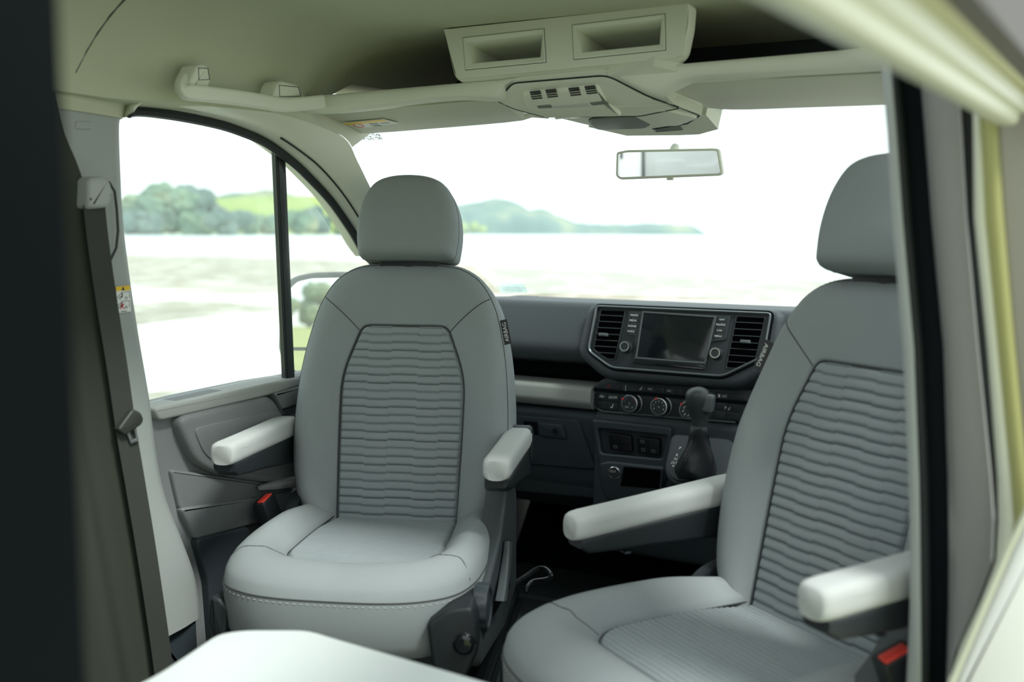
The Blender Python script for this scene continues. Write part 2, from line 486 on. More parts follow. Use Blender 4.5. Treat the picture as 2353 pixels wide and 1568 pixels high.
G().loft([[(x + (0.004 if k > 1 else 0), y + 0.002, z) for k, (x, y, z) in enumerate(pillar_section(e[1], e[2]))] for e in [np.array((0, high[-1][1], 1.387))] + high[::-1] + [np.array((0, high[0][1] + 0.01, 1.47))]], True, True, True).done('pillar_cap', 'headliner', wall_left, True, 60)
pw = Plane((-1.584, 0, 0), (0, 1, 0), (0, 0, 1))
# small clip cover outlined on the pillar
G().extr(pw.up(-0.004), round_poly(pw.px([(172, 279), (212, 280), (211, 297), (172, 297)]), 0.004), 0.0, 0.006, 0.001).done('clip_cover', 'trim_grey', wall_left)
# belt height adjuster slot outline
G().tube([pw.p(*pw.uv(*p), 0.004) for p in [(225, 412), (248, 420), (260, 440), (265, 480), (268, 530), (264, 570), (247, 605)]], 0.0025, 6).done('adjuster_groove', 'seam', wall_left)
# pillar foot and sill
G().extr(pw.up(-0.05), round_poly(pw.px([(360, 1448), (470, 1418), (474, 1500), (480, 1600), (360, 1620)]), 0.01), -0.12, 0.03, 0.012).done('sill_trim', 'dash_lower', wall_left)
# body behind the pillar
G().box((-1.74, -0.20, 0.72), (0.06, 3.0, 1.50)).done('side_panel', 'lining_grey', wall_left)

# ---------------------------------------------------------------- left cab door
PD = Plane((-1.66, 0, 0), (0, 1, 0), (0, 0, 1))
door = struct(thing('door_1', 'grey left cab door card with padded upper and pocket', 'door', (-1.70, 1.95, 0.0)))
del door['category']
top = PD.px([(335, 940), (450, 912), (600, 880), (676, 868)])
base = top + [(2.62, 0.815), (2.62, 0.05), (1.36, 0.05)]
G().extr(PD, base, -0.07, 0.0, 0.006).done('door_panel', 'door_card', door)
G().extr(PD, round_poly(PD.px([(338, 938), (600, 879), (676, 866), (676, 884), (612, 905), (470, 938), (350, 966)]), 0.012, 5), -0.05, 0.022, 0.006).done('window_ledge', 'door_light', door)
pad = round_poly(PD.px([(383, 957), (604, 907), (640, 960), (668, 1012), (668, 1112), (560, 1104), (470, 1085), (432, 1062), (410, 1020)]), [0.045, 0.03, 0.03, 0.03, 0.03, 0.06, 0.05, 0.05, 0.05], 6)
G().extr(PD, pad, -0.01, 0.030, 0.012).done('upper_pad', 'door_card', door)
inn = round_poly(PD.px([(420, 982), (612, 938), (642, 985), (655, 1020), (655, 1092), (565, 1086), (480, 1066), (445, 1040)]), 0.02, 4)
G().extr(PD.up(0.030), inn, -0.004, 0.003, 0.002).done('pad_inlay', 'door_card', door)
G().tube([PD.p(*PD.uv(*p), 0.030) for p in [(604, 903), (622, 938), (640, 968), (655, 1000)]], 0.003, 6).done('panel_joint', 'seam', door)
G().extr(PD, round_poly(PD.px([(612, 903), (676, 884), (676, 925), (630, 940)]), 0.006), 0.0, 0.028, 0.006).done('corner_trim', 'door_card', door)
G().extr(PD, round_poly(PD.px([(632, 942), (676, 926), (676, 1000), (662, 1005)]), 0.006), -0.01, 0.018, 0.004).done('speaker_grille', 'door_dark', door)
pk = round_poly(PD.px([(384, 1078), (668, 1116), (668, 1128), (406, 1172)]), 0.012, 5)
G().extr(PD, pk, -0.01, 0.012, 0.006).done('armrest_shelf', 'door_card', door)
G().tube([PD.p(*PD.uv(*p), 0.03) for p in [(575, 1118), (610, 1112), (640, 1106), (672, 1104)]], [0.006, 0.012, 0.014, 0.014], 8).done('pull_handle', 'door_light', door)
pk = round_poly(PD.px([(402, 1167), (560, 1143), (668, 1126), (668, 1178), (600, 1196), (436, 1238)]), 0.012, 5)
G().extr(PD, pk, -0.01, 0.019, 0.007).done('door_pocket', 'door_card', door)
pk = round_poly(PD.px([(434, 1236), (560, 1206), (560, 1420), (560, 1560), (480, 1560), (462, 1330)]), 0.02, 5)
G().extr(PD, pk, -0.02, 0.022, 0.006).done('door_kick_panel', 'dash_lower', door)
# window divider bar
pa, pb = at(638, 318, x=-1.64), at(663, 885, x=-1.665)
dd = (pb - pa) / np.linalg.norm(pb - pa)
bar = [round_poly([(-0.0125, -0.012), (0.0125, -0.012), (0.0125, 0.012), (-0.0125, 0.012)], 0.004, 2)][0]
G().loft([[c + np.array((v, u, 0)) for u, v in bar] for c in (pa, pb)], True, True, True).done('window_divider', 'frame_dark', door)
G().tube([pa + np.array((0.006, -0.014, 0)), pb + np.array((0.006, -0.014, 0))], 0.0045, 6).done('divider_seal', 'rubber', door)

# side glass
gl = [at(300, 240, x=-1.70)] + [p + np.array((-0.10, 0, 0.02)) for p in A_c] + [np.array((-1.70, 2.5, 0.79)), np.array((-1.70, 1.33, 0.79))]
win2 = struct(mk('window_2', gl, [tuple(range(len(gl)))], 'glass', None, False))
# windscreen, curved in plan
ws = []
for k in range(13):
    t = k / 12; x = -1.74 + 1.68 * t
    bow = 0.16 * (2 * t - 1) ** 2
    ws.append([(x + 0.06 * (1 - 2 * t), 2.14 - bow * 0.55, 1.46), (x, 3.28 - bow, 0.955)])
win1 = struct(G().loft(ws, False).done('window_1', 'glass', None, True, 60))

# stippled shade dots at the windscreen's upper corner
g = G()
rs = random.Random(4)
PWD = Plane((-1.0, 2.30, 1.386), (1, 0, 0), (0, -0.914, 0.405))
for k in range(90):
    a = rs.random() ** 0.7; px = 853 + rs.uniform(-27, 27) * (0.5 + 0.5 * a); py = 301 + 20 * a
    u, v = PWD.uv(px, py); r_ = 0.0016 * rs.uniform(0.6, 1.2)
    g.extr(PWD, [(u + r_ * math.cos(q), v + 1.6 * r_ * math.sin(q)) for q in (0, 1.05, 2.1, 3.14, 4.19, 5.24)], -0.0003, 0.0003)
sd_ = g.done('shade_dots', 'rubber', win1, False); sd_['kind'] = 'stuff'
# ---------------------------------------------------------------- right side: door jamb at the sliding door opening
LV = [120, 300, 500, 800, 1100, 1200, 1300, 1400, 1500, 1568, 1700]
E0 = [2022, 2038, 2050, 2074, 2087, 2090, 2091, 2090, 2086, 2083, 2076]
E1 = [2045, 2060, 2074, 2100, 2112, 2114, 2115, 2116, 2117, 2117, 2116]
E2 = [2060, 2078, 2092, 2118, 2132, 2134, 2136, 2137, 2137, 2136, 2134]
E3 = [2110, 2125, 2140, 2168, 2178, 2180, 2180, 2179, 2176, 2174, 2168]
E4 = [2195, 2207, 2218, 2245, 2275, 2282, 2278, 2240, 2195, 2178, 2172]
E5 = [2232, 2236, 2238, 2268, 2292, 2294, 2288, 2250, 2202, 2181, 2174]
E6 = [2250, 2256, 2264, 2293, 2322, 2330, 2318, 2274, 2226, 2198, 2180]
E7 = [2286, 2292, 2306, 2332, 2362, 2372, 2380, 2380, 2380, 2380, 2380]
E8 = [2440, 2440, 2440, 2450, 2460, 2470, 2480, 2490, 2490, 2490, 2490]
def jamb(name, ea, eb, ya, yb, thick, m, parent=None, bulge=0.0):
    loops = []
    for l, a, b in zip(LV, ea, eb):
        p, q = at(a, l, y=ya), at(b, l, y=yb)
        mid = (p + q) / 2 + np.array((0, -bulge, 0))
        loops.append([p + np.array((0, thick, 0)), p, p * 0.75 + q * 0.25 + np.array((0, -bulge * 0.8, 0)), mid, p * 0.25 + q * 0.75 + np.array((0, -bulge * 0.8, 0)), q, q + np.array((0, thick, 0))])
    return G().loft(loops, True, True, True).done(name, m, parent, True, 50)
wall_right = struct(jamb('wall_right', E3, E4, 1.33, 1.31, 0.03, 'paint_grey', None, 0.006), 'grey painted sliding door jamb with black seal', 'door jamb')
jamb('jamb_trim', E0, E1, 1.33, 1.32, 0.18, 'trim_grey', wall_right, 0.004)
jamb('seal_lip', E1, E2, 1.325, 1.325, 0.02, 'rubber', wall_right, 0.008)
jamb('rubber_seal', E2, E3, 1.335, 1.335, 0.02, 'panel_dark', wall_right, 0.002)
jamb('jamb_dark_gap', E4, E5, 1.345, 1.345, 0.02, 'rubber', wall_right)  # dark strip set behind the grey jamb
jamb('flange_strip', E5, E6, 1.29, 1.285, 0.03, 'strip_white', wall_right, 0.004)
jamb('flange_seal', E6, E7, 1.285, 1.28, 0.03, 'strip_yellow', wall_right, 0.005)
jamb('outer_jamb', E7, E8, 1.285, 1.27, 0.03, 'paint_beige', wall_right, 0.003)
PJ = rear_plane((0, 1.20, 0), 0)
G().extr(PJ, round_poly(PJ.px([(2420, 1085), (2332, 1262), (2203, 1560), (2150, 1690), (2480, 1700), (2480, 1085)]), 0.008), -0.02, 0.0, 0.006).done('body_panel', 'paint_white', wall_right)
G().tube([PJ.p(*PJ.uv(*p), 0.0) for p in [(2405, 1085), (2318, 1262), (2190, 1560), (2137, 1690)]], 0.004, 6).done('panel_edge', 'strip_white', wall_right)
# right cab door and the body forward of the jamb
G().box((-0.115, 2.05, 0.40), (0.06, 1.30, 0.78), 0.02).done('cab_door_card', 'door_card', wall_right)
G().box((-0.10, 1.46, 0.80), (0.08, 0.14, 1.55), 0.02).done('pillar_core', 'trim_grey', wall_right)
G().tube([(-0.13, 2.75, 0.80), (-0.14, 2.35, 1.12), (-0.18, 2.05, 1.36), (-0.20, 1.80, 1.45), (-0.20, 1.40, 1.47)], 0.045, 8).done('right_roof_rail', 'trim_light', wall_right)
# wall above the sliding door opening
def beam_pt(k, dz=0.0, dx=0.0):
    a, b = at(1885, -12, d=0.50), at(2312, 262, y=1.25)
    return a + (b - a) * k + np.array((dx, 0, dz))
n0, n1 = beam_pt(-0.55), beam_pt(1.0)
G().loft([[n + np.array((0.012, 0, 0.02)), n + np.array((0.012, 0, 0.40)), n + np.array((0.07, 0, 0.40)), n + np.array((0.05, 0, 0.02))] for n in (n0, n1, n1 + np.array((0.02, 0.10, 0)))], True, True, True).done('header_panel', 'header_grey', wall_right)
# sliding door header rail: light ridged profile
rail = struct(thing('trim_2', 'pale ridged rail above the sliding door opening', 'rail', tuple(n0)))
del rail['category']
for nm, dx, dz, w, h, m in [('rail_profile', 0.000, 0.000, 0.026, 0.026, 'strip_white'), ('rail_lip', -0.012, 0.016, 0.014, 0.012, 'trim_light'), ('rail_ridge', 0.016, 0.012, 0.012, 0.024, 'strip_white'), ('rail_seal', 0.026, 0.026, 0.010, 0.020, 'strip_yellow')]:
    sec = round_poly([(-w / 2, -h / 2), (w / 2, -h / 2), (w / 2, h / 2), (-w / 2, h / 2)], min(w, h) * 0.35, 3)
    G().loft([[n + np.array((dx + u, 0, dz + v)) for u, v in sec] for n in (n0, n1)], True, True, True).done(nm, m, rail)

# cove behind the cab and ceiling of the living area round unseen roof openings added to let in light
cv = []
for y in (0.72, 1.21):
    cv.append([(-1.66, y, 1.405)] + [(-1.56 + 0.20 * (1 - math.cos(k / 8 * math.pi / 2)) + 0.02 * k / 8, y, 1.415 + 0.19 * math.sin(k / 8 * math.pi / 2)) for k in range(9)] + [(-1.08, y, 1.608), (-1.08, y, 1.635), (-1.75, y, 1.635)])
G().loft(cv, True, True, True).done('side_cove', 'headliner', ceiling, True, 50)
for c_, d_ in (((-0.90, -0.15, 1.62), (1.75, 0.60, 0.03)), ((-0.90, -1.74, 1.62), (1.75, 0.12, 0.03)), ((-1.71, -1.05, 1.62), (0.12, 1.26, 0.03)), ((-0.12, -1.05, 1.62), (0.20, 1.26, 0.03)), ((-1.40, 0.43, 1.62), (0.66, 0.56, 0.03)), ((-0.08, 0.82, 1.62), (0.12, 1.33, 0.03))):
    G().box(c_, d_).done('light_opening_surround', 'panel_white', ceiling)
# rear right side wall behind the sliding door opening
G().box((-0.05, -1.10, 0.80), (0.06, 1.30, 1.60)).done('rear_side_panel', 'lining_grey', wall_right)
# footwell sides
G().box((-1.70, 2.93, 0.47), (0.08, 0.66, 0.94)).done('footwell_side', 'dash_lower', wall_left)
G().box((-0.10, 2.93, 0.47), (0.08, 0.66, 0.94)).done('footwell_side', 'dash_lower', wall_right)
# back of the living area, seen in the interior mirror
back = struct(G().box((-0.90, -1.78, 0.80), (1.75, 0.06, 1.62)).done('wall_back', 'panel_white'))
# ================================================================== SWIVEL SEATS
# seat space: x to the right of someone facing the seat, y towards the backrest, z up, origin on the floor below the backrest's foot
BETA = math.radians(13.0)
Z0 = 0.515
def B(x, s, n=0.0):
    """backrest space: s up along the back, n forward"""
    return np.array((x, s * math.sin(BETA) - n * math.cos(BETA), Z0 + s * math.cos(BETA) + n * math.sin(BETA)))

def polar(poly, c, N):
    """distance from c to the outline along N directions"""
    P = [np.array(p) - np.array(c) for p in poly]; out = []
    for k in range(N):
        a = 2 * math.pi * k / N; d = np.array((math.cos(a), math.sin(a))); best = 0
        for p, q in zip(P, P[1:] + P[:1]):
            e = q - p; den = d[0] * e[1] - d[1] * e[0]
            if abs(den) < 1e-12: continue
            t = (p[0] * e[1] - p[1] * e[0]) / den; u = (p[0] * d[1] - p[1] * d[0]) / den
            if t > 0 and -1e-9 <= u <= 1 + 1e-9: best = max(best, t)
        out.append(best)
    return out
def mirror(half):
    """half outline from bottom centre to top centre on +x, mirrored to a closed one"""
    return half + [(-x, y) for x, y in half[::-1] if abs(x) > 1e-9]

N = 160
BC = (0.0, 0.235)
back_in = round_poly(mirror([(0.143, -0.03), (0.149, 0.20), (0.150, 0.325), (0.104, 0.446)]), [0.01, 0.05, 0.05, 0.02, 0.02, 0.05, 0.05, 0.01], 5)
back_out = [(p[0] * 1.02, p[1]) for p in spline(mirror([(0.0, -0.045), (0.13, -0.044), (0.195, -0.03), (0.232, 0.010), (0.249, 0.07), (0.257, 0.15), (0.256, 0.25), (0.246, 0.36), (0.231, 0.44), (0.212, 0.505), (0.178, 0.560), (0.130, 0.592), (0.07, 0.603), (0.0, 0.606)]), 5, True)]
RI, RO = polar(back_in, BC, N), polar(back_out, BC, N)
def lerp(a, b, t): return a + (b - a) * t
def smooth(t): t = min(max(t, 0), 1); return t * t * (3 - 2 * t)
def back_h(k):
    a = 2 * math.pi * k / N
    side = abs(math.cos(a)) ** 0.7
    lower = 1.0 if math.sin(a) < 0.2 else 1.0 - 0.6 * smooth((math.sin(a) - 0.2) / 0.6)
    return 0.006 + 0.034 * side * lower
def back_pt(k, t):
    a = 2 * math.pi * (k % N) / N; k = k % N
    r = lerp(RI[k], RO[k], t); h = back_h(k)
    n = -0.010 if t <= 0 else -0.003 + h * math.sin(min(t / 0.62, 1.0) * math.pi / 2)
    if t > 0.62:
        q = (t - 0.62) / 0.38
        n -= (h + 0.034) * (1 - math.sqrt(max(0.0, 1 - q * q)))
    return B(BC[0] + r * math.cos(a), BC[1] + r * math.sin(a), n)

def rows(outline, lo, hi, nr):
    """half widths of a left-right symmetric outline at nr heights"""
    P = outline; out = []
    for i in range(nr + 1):
        s = lo + (hi - lo) * i / nr; best = 0
        for p, q in zip(P, P[1:] + P[:1]):
            if (p[1] - s) * (q[1] - s) <= 0 and abs(p[1] - q[1]) > 1e-12:
                best = max(best, p[0] + (q[0] - p[0]) * (s - p[1]) / (q[1] - p[1]))
        out.append((s, best))
    return out

def ribbed(fn, outline, lo, hi, nr, nx, pitch, amp, step, base, s_off=0.0):
    """quilted panel: fn(x, s, n) -> point"""
    v = []; f = []
    for i, (s, w) in enumerate(rows(outline, lo, hi, nr)):
        for j in range(nx + 1):
            x = -w + 2 * w * j / nx
            col = 0.0
            for c0, c1 in ((-0.085, -0.030), (0.035, 0.090)):
                col = max(col, smooth((x - c0) / 0.0035 + 0.5) * smooth((c1 - x) / 0.0035 + 0.5))
            ph = (s + s_off) / pitch + step * col
            fr_ = ph - math.floor(ph)
            n = amp * (1 - abs(2 * fr_ - 1) ** 4.2) - 0.25 * amp * fr_
            e = min(1.0, min(w - abs(x), s - lo + 0.004, hi - s + 0.004) / 0.010)
            n = base + n * smooth(e + 0.15) - 0.007 * (1 - smooth(e))
            v.append(fn(x, s, n))
    for i in range(nr):
        for j in range(nx):
            a = i * (nx + 1) + j
            f.append((a, a + 1, a + nx + 2, a + nx + 1))
    return v, f

# cushion outline, seen from above
CC = (0.0, -0.19)
cush_in = round_poly(mirror([(0.118, -0.352), (0.160, -0.300), (0.158, -0.16), (0.145, 0.02)]), [0.05, 0.06, 0.05, 0.01, 0.01, 0.05, 0.06, 0.05], 5)
cush_out = [(p[0] * 0.978, p[1]) for p in spline(mirror([(0.0, -0.517), (0.10, -0.513), (0.172, -0.494), (0.228, -0.452), (0.255, -0.38), (0.262, -0.28), (0.256, -0.16), (0.246, -0.05), (0.236, 0.02), (0.20, 0.045), (0.0, 0.05)]), 5, True)]
QI, QO = polar(cush_in, CC, N), polar(cush_out, CC, N)
def cush_pt(k, t):
    k = k % N; a = 2 * math.pi * k / N
    r = lerp(QI[k], QO[k], t)
    x, y = CC[0] + r * math.cos(a), CC[1] + r * math.sin(a)
    side = abs(math.cos(a)); front = max(0.0, -math.sin(a))
    h = 0.030 + 0.014 * side
    z = 0.506 if t <= 0 else 0.512 + h * math.sin(min(t / 0.55, 1) * math.pi / 2)
    if t > 0.55:
        q = (t - 0.55) / 0.45
        z -= (h + 0.012) * (1 - math.sqrt(max(0, 1 - q * q)))
    if y > -0.16: z -= 0.016 * smooth((y + 0.16) / 0.20) * smooth(t * 3)
    return np.array((x, y, z))

head_out = [tuple(p) for p in spline(mirror([(0.0, 0.0), (0.085, -0.001), (0.112, 0.003), (0.119, 0.028), (0.122, 0.07), (0.117, 0.115), (0.103, 0.155), (0.080, 0.185), (0.045, 0.199), (0.0, 0.203)]), 5, True)]

def shell(name, outline, c, prof, fn, m, parent):
    """closed cushion: prof = list of (scale of the outline about c, depth)"""
    loops = [[fn(c[0] + (x - c[0]) * s, c[1] + (y - c[1]) * s, d) for x, y in outline] for s, d in prof]
    return G().loft(loops, True, True, True).done(name, m, parent, True, 60)

def arm_outline(y0, y1, z0, z1, r):
    return round_poly([(y0, z0), (y1, z0), (y1, z1), (y0, z1)], r, 5)

def armrest(seat, x, z, tilt, y0=-0.295, y1=0.10, w=0.058, flip=1):
    """pad along y from the tip y0 to the pivot y1, top at z at the tip, rising by tilt towards the pivot"""
    t = math.tan(tilt)
    def sec(y, k, z_lo, z_hi, wid, rr):
        zc = t * (y - y0)
        return [np.array((x + u, y, z + zc + v)) for u, v in round_poly([(-wid / 2, z_lo), (wid / 2, z_lo), (wid / 2, z_hi), (-wid / 2, z_hi)], rr, 4)]
    L = []
    for y, k in [(y0, 0.72), (y0 + 0.004, 0.86), (y0 + 0.012, 0.96), (y0 + 0.028, 1.0), (y0 + 0.10, 1.0), (y0 + 0.22, 1.03), (y1 - 0.05, 1.08), (y1, 1.05)]:
        L.append(sec(y, k, -0.044 - 0.002 * k, -0.020 + 0.020 * k, w * k, 0.016))
    pad = G().loft(L, True, True, True).done('armrest', 'arm_fabric', seat, True, 50)
    # stitching round the tip
    g = G()
    path = spline([(x - w * 0.5, y0 + 0.075, -0.016), (x - w * 0.47, y0 + 0.030, -0.014), (x - w * 0.2, y0 + 0.0075, -0.010), (x + w * 0.2, y0 + 0.0075, -0.010), (x + w * 0.47, y0 + 0.030, -0.014), (x + w * 0.5, y0 + 0.075, -0.016)], 14)
    path = [np.array((p[0], p[1], z + p[2] + t * (p[1] - y0))) for p in path]
    for i in range(0, len(path) - 1, 2): g.tube([path[i], path[i + 1]], 0.0010, 4)
    g.done('stitching', 'thread', pad)
    L = []
    for y, k, zz in [(y0 + 0.012, 0.8, -0.062), (y0 + 0.03, 0.93, -0.073), (y0 + 0.09, 0.95, -0.080), (y0 + 0.16, 0.95, -0.086), (y1 - 0.08, 0.95, -0.105), (y1, 0.95, -0.115)]:
        L.append(sec(y, k, zz, -0.040, w * k, 0.010))
    base = G().loft(L, True, True, True).done('armrest_base', 'dark_plastic', seat, True, 50)
    G().box((x + flip * w * 0.2, y0 + 0.115, z - 0.083), (0.018, 0.012, 0.004), 0.001).done('adjuster_button', 'dash_lower', base)
    # hinge
    pl = Plane((x, y1 + 0.0, z - 0.04 + t * (y1 - y0)), (0, 1, 0), (0, 0, 1))
    G().lathe(pl, (0, 0), [(0.040, -w * 0.52), (0.045, -w * 0.42), (0.045, w * 0.42), (0.040, w * 0.52)], 24).done('armrest_hinge', 'dark_plastic', seat)

def buckle(seat, base, top, wid_dir, m_='dark_plastic'):
    b0, b1 = np.array(base, float), np.array(top, float)
    u = (b1 - b0) / np.linalg.norm(b1 - b0)
    w = np.array(wid_dir, float); w = w - u * (w @ u); w /= np.linalg.norm(w)
    pl = Plane(b1, w, np.cross(u, w))          # ez = w x (u x w) = u
    body = G().extr(pl, round_poly(rect(-0.026, -0.017, 0.026, 0.017), 0.006, 3), -0.085, 0.0, 0.003).done('buckle', 'dark_plastic', seat)
    G().tube([b1 - u * 0.08, b1 - u * 0.13, b0], 0.010, 8).done('buckle_stalk', 'webbing', body)
    G().extr(pl, round_poly(rect(-0.020, -0.013, 0.020, 0.006), 0.003, 3), -0.004, 0.003, 0.002).done('release_button', 'buckle_red', body)
    G().extr(pl, rect(-0.015, 0.007, 0.015, 0.0125), -0.004, 0.0012).done('latch_slot', 'label_black', body)

def make_seat(label, loc, rot, arms, tag_side, detail):
    seat = thing('swivel_seat', label, 'seat', (loc[0], loc[1], 0.0), 'cab seats turned to face the living area', rot, True)
    # ---- backrest
    ts = [0.0, 0.02, 0.05, 0.10, 0.18, 0.28, 0.40, 0.52, 0.62, 0.70, 0.78, 0.85, 0.91, 0.955, 0.985, 1.0]
    loops = [[back_pt(k, t) for k in range(N)] for t in ts]
    nrm = B(0, 0, 1) - B(0, 0, 0)
    rim = loops[-1]
    cen = B(BC[0], BC[1], 0)
    for s, dn in ((1.0, -0.03), (1.0, -0.075), (0.985, -0.100), (0.92, -0.114)):
        loops.append([cen + (p - cen) * s + nrm * (dn) for p in rim])
    back = G().loft(loops, True, False, True).done('backrest', 'seat_fabric', seat, True, 70)
    v, f = ribbed(lambda x, s, n: B(x, s, n), back_in, -0.029, 0.445, 400, 130, 0.0193, 0.0060, 0.12, -0.004)
    mk('backrest_insert', v, f, 'insert_fabric', back, True, 80)
    G().tube([B(x, s, -0.0045) for x, s in back_in], 0.0016, 6, True).done('insert_seam', 'seam', back)
    # seams from the insert's upper corners to the shoulders, and the outer edge seam
    g = G()
    for side in (1, -1):
        k0 = round(math.degrees(math.atan2(0.430 - BC[1], 0.112)) / 360 * N)
        k1 = round(math.degrees(math.atan2(0.512 - BC[1], 0.205)) / 360 * N)
        path = []
        for i in range(21):
            t = i / 20; kk = lerp(k0, k1, t)
            a0, a1 = back_pt(int(math.floor(kk)), lerp(0.02, 0.93, t)), back_pt(int(math.floor(kk)) + 1, lerp(0.02, 0.93, t))
            p = a0 + (a1 - a0) * (kk - math.floor(kk))
            path.append(np.array((side * p[0], p[1], p[2])))
        g.tube(path, 0.0012, 5)
    ks = [k for k in range(-N // 8 - 4, N // 2 + N // 8 + 5)]
    edge_path = [back_pt(k, 0.945) for k in ks]
    g.tube(edge_path, 0.0010, 5)
    g.done('seams', 'seam', back)
    g = G()
    ep = spline([back_pt(k, 0.965) + nrm * 0.0004 for k in ks], 3)
    for i in range(0, len(ep) - 1, 2): g.tube([ep[i], ep[i] * 0.35 + ep[i + 1] * 0.65], 0.0007, 4)
    g.done('stitching', 'thread', back)
    # airbag tag sewn into the side seam
    kt = round((math.degrees(math.atan2(0.425 - BC[1], tag_side * 0.231)) % 360) / 360 * N)
    p0 = back_pt(kt, 0.97); up = B(0, 1) - B(0, 0)
    nxt = back_pt(kt + 1, 0.97) - back_pt(kt - 1, 0.97); nxt /= np.linalg.norm(nxt)
    if nxt[2] < 0: nxt = -nxt
    out = np.array((tag_side * 1.0, -0.15, 0.0)); out -= nxt * (out @ nxt); out /= np.linalg.norm(out)
    pl = Plane(p0, out * tag_side, nxt)
    if pl.ez[1] > 0: pl = Plane(p0, -out * tag_side, nxt)
    sg = 1 if (pl.ex @ out) > 0 else -1
    tw = 0.017 if tag_side > 0 else 0.029
    tg = G().extr(pl, round_poly(rect(-0.002, -0.030, tw, 0.030) if sg > 0 else rect(-tw, -0.030, 0.002, 0.030), 0.001, 2), -0.0009, 0.0009).done('airbag_tag', 'label_black', seat)
    text('AIRBAG', 0.0135, pl, (tw - 0.0085) * sg, 0.0, 'print_white', tg, rot=math.pi / 2 if tag_side > 0 else -math.pi / 2, h=0.0012)
    # ---- headrest
    hs, hn = 0.604, 0.012
    head = shell('headrest', head_out, (0, 0.10), [(0.30, 0.052), (0.55, 0.051), (0.75, 0.048), (0.86, 0.043), (0.93, 0.035), (0.975, 0.023), (0.997, 0.008), (1.0, -0.005), (1.0, -0.055), (0.985, -0.082), (0.92, -0.096), (0.70, -0.104), (0.35, -0.108)],
                 lambda x, s, n: B(x, hs + s, hn + n), 'seat_fabric', seat)
    G().tube([B(x * 0.998, hs + 0.10 + (s - 0.10) * 0.998, hn - 0.012) for x, s in head_out], 0.0011, 5, True).done('headrest_seam', 'seam', head)
    for sx in (-0.055, 0.055):
        G().tube([B(sx, 0.58, -0.030), B(sx, 0.66, -0.030)], 0.006, 8).done('headrest_post', 'black_metal', head)
    G().extr(Plane(B(0, 0.600, -0.030), (1, 0, 0), nrm), round_poly(rect(-0.075, -0.020, 0.075, 0.020), 0.008, 3), -0.004, 0.014, 0.003).done('headrest_guide', 'dark_plastic', head)
    # ---- cushion
    ts = [0.0, 0.03, 0.08, 0.16, 0.26, 0.38, 0.50, 0.60, 0.70, 0.79, 0.87, 0.93, 0.97, 1.0]
    loops = [[cush_pt(k, t) for k in range(N)] for t in ts]
    cushion = G().loft(loops, True, False, False).done('cushion', 'seat_fabric', seat, True, 70)
    rim = loops[-1]
    sk = []
    for s, dz in ((1.0, 0.0), (1.003, -0.012), (1.0, -0.045), (0.985, -0.085), (0.955, -0.112), (0.90, -0.122), (0.60, -0.126)):
        sk.append([np.array((p[0] * s, CC[1] + (p[1] - CC[1]) * s, p[2] + dz * (1.0 if p[1] < -0.2 else 0.75))) for p in rim])
    skirt = G().loft(sk, True, False, True).done('cushion_skirt', 'seat_fabric', seat, True, 70)
    flip = [(x, y) for x, y in cush_in]
    v, f = ribbed(lambda x, s, n: np.array((x, s, 0.5115 + n - 0.010 * smooth((s + 0.13) / 0.14))), flip, -0.350, 0.018, 300, 90, 0.0125, 0.0034, 0.12, 0.0)
    mk('cushion_insert', v, f, 'insert_fabric', cushion, True, 80)
    G().tube([np.array((x, y, 0.5075)) for x, y in cush_in], 0.0014, 6, True).done('insert_seam', 'seam', cushion)
    g = G()
    g.tube([p + np.array((0, 0, -0.0002)) for p in rim], 0.0016, 6, True)
    for side in (1, -1):
        k0 = round((math.degrees(math.atan2(-0.335 - CC[1], side * 0.135)) % 360) / 360 * N)
        k1 = round((math.degrees(math.atan2(-0.405 - CC[1], side * 0.250)) % 360) / 360 * N)
        path = []
        for i in range(17):
            t = i / 16
            path.append(cush_pt(round(lerp(k0, k1, smooth(t))), lerp(0.02, 0.99, t)))
        g.tube(spline(path[::2], 4), 0.0010, 5)
    g.done('seams', 'seam', cushion)
    g = G()
    ep = spline([np.array((p[0] * 1.004, CC[1] + (p[1] - CC[1]) * 1.004, p[2] - 0.0075)) for p in rim], 2, True)
    for i in range(0, len(ep) - 1, 2):
        if ep[i][1] < -0.10: g.tube([ep[i], ep[i] * 0.35 + ep[i + 1] * 0.65], 0.0007, 4)
    g.done('stitching', 'thread', skirt)
    # ---- frame under the cushion, side covers, controls
    G().box((0, -0.20, 0.355), (0.46, 0.46, 0.09), 0.02).done('seat_pan', 'dark_plastic', seat)
    for side in (1, -1):
        ps = Plane((side * 0.246, 0, 0), (0, side, 0), (0, 0, 1))
        sy = side
        # tall recliner shield, from the backrest hinge down to the seat frame
        out = round_poly([(sy * a, b) for a, b in [(-0.45, 0.36), (-0.46, 0.43), (-0.33, 0.485), (-0.17, 0.525), (-0.10, 0.585), (-0.065, 0.640), (0.010, 0.630), (0.095, 0.560), (0.105, 0.32), (-0.10, 0.300)]], 0.018, 4)
        if side < 0: out = round_poly([(sy * a, b) for a, b in [(-0.30, 0.36), (-0.28, 0.43), (-0.10, 0.49), (-0.03, 0.545), (0.03, 0.56), (0.09, 0.53), (0.10, 0.32), (-0.10, 0.30)]], 0.018, 4)
        sh = G().extr(ps, out, -0.020, 0.026 if side > 0 else 0.012, 0.010).done('side_shield', 'shield_plastic' if side > 0 else 'dark_plastic', seat)
        # big front cap at the cushion's corner
        capo = round_poly([(-0.040, -0.075), (0.012, -0.082), (0.040, -0.02), (0.038, 0.035), (0.026, 0.062), (-0.016, 0.056), (-0.055, 0.028)], 0.010, 4)
        pc = Plane((side * 0.236, -0.490, 0.438), (1, 0.10 * side, 0), (0, 0.05, 1))
        if side < 0: capo = [(a * 0.45 + 0.008, b * 0.6) for a, b in capo]; pc = pc.up(-0.055)
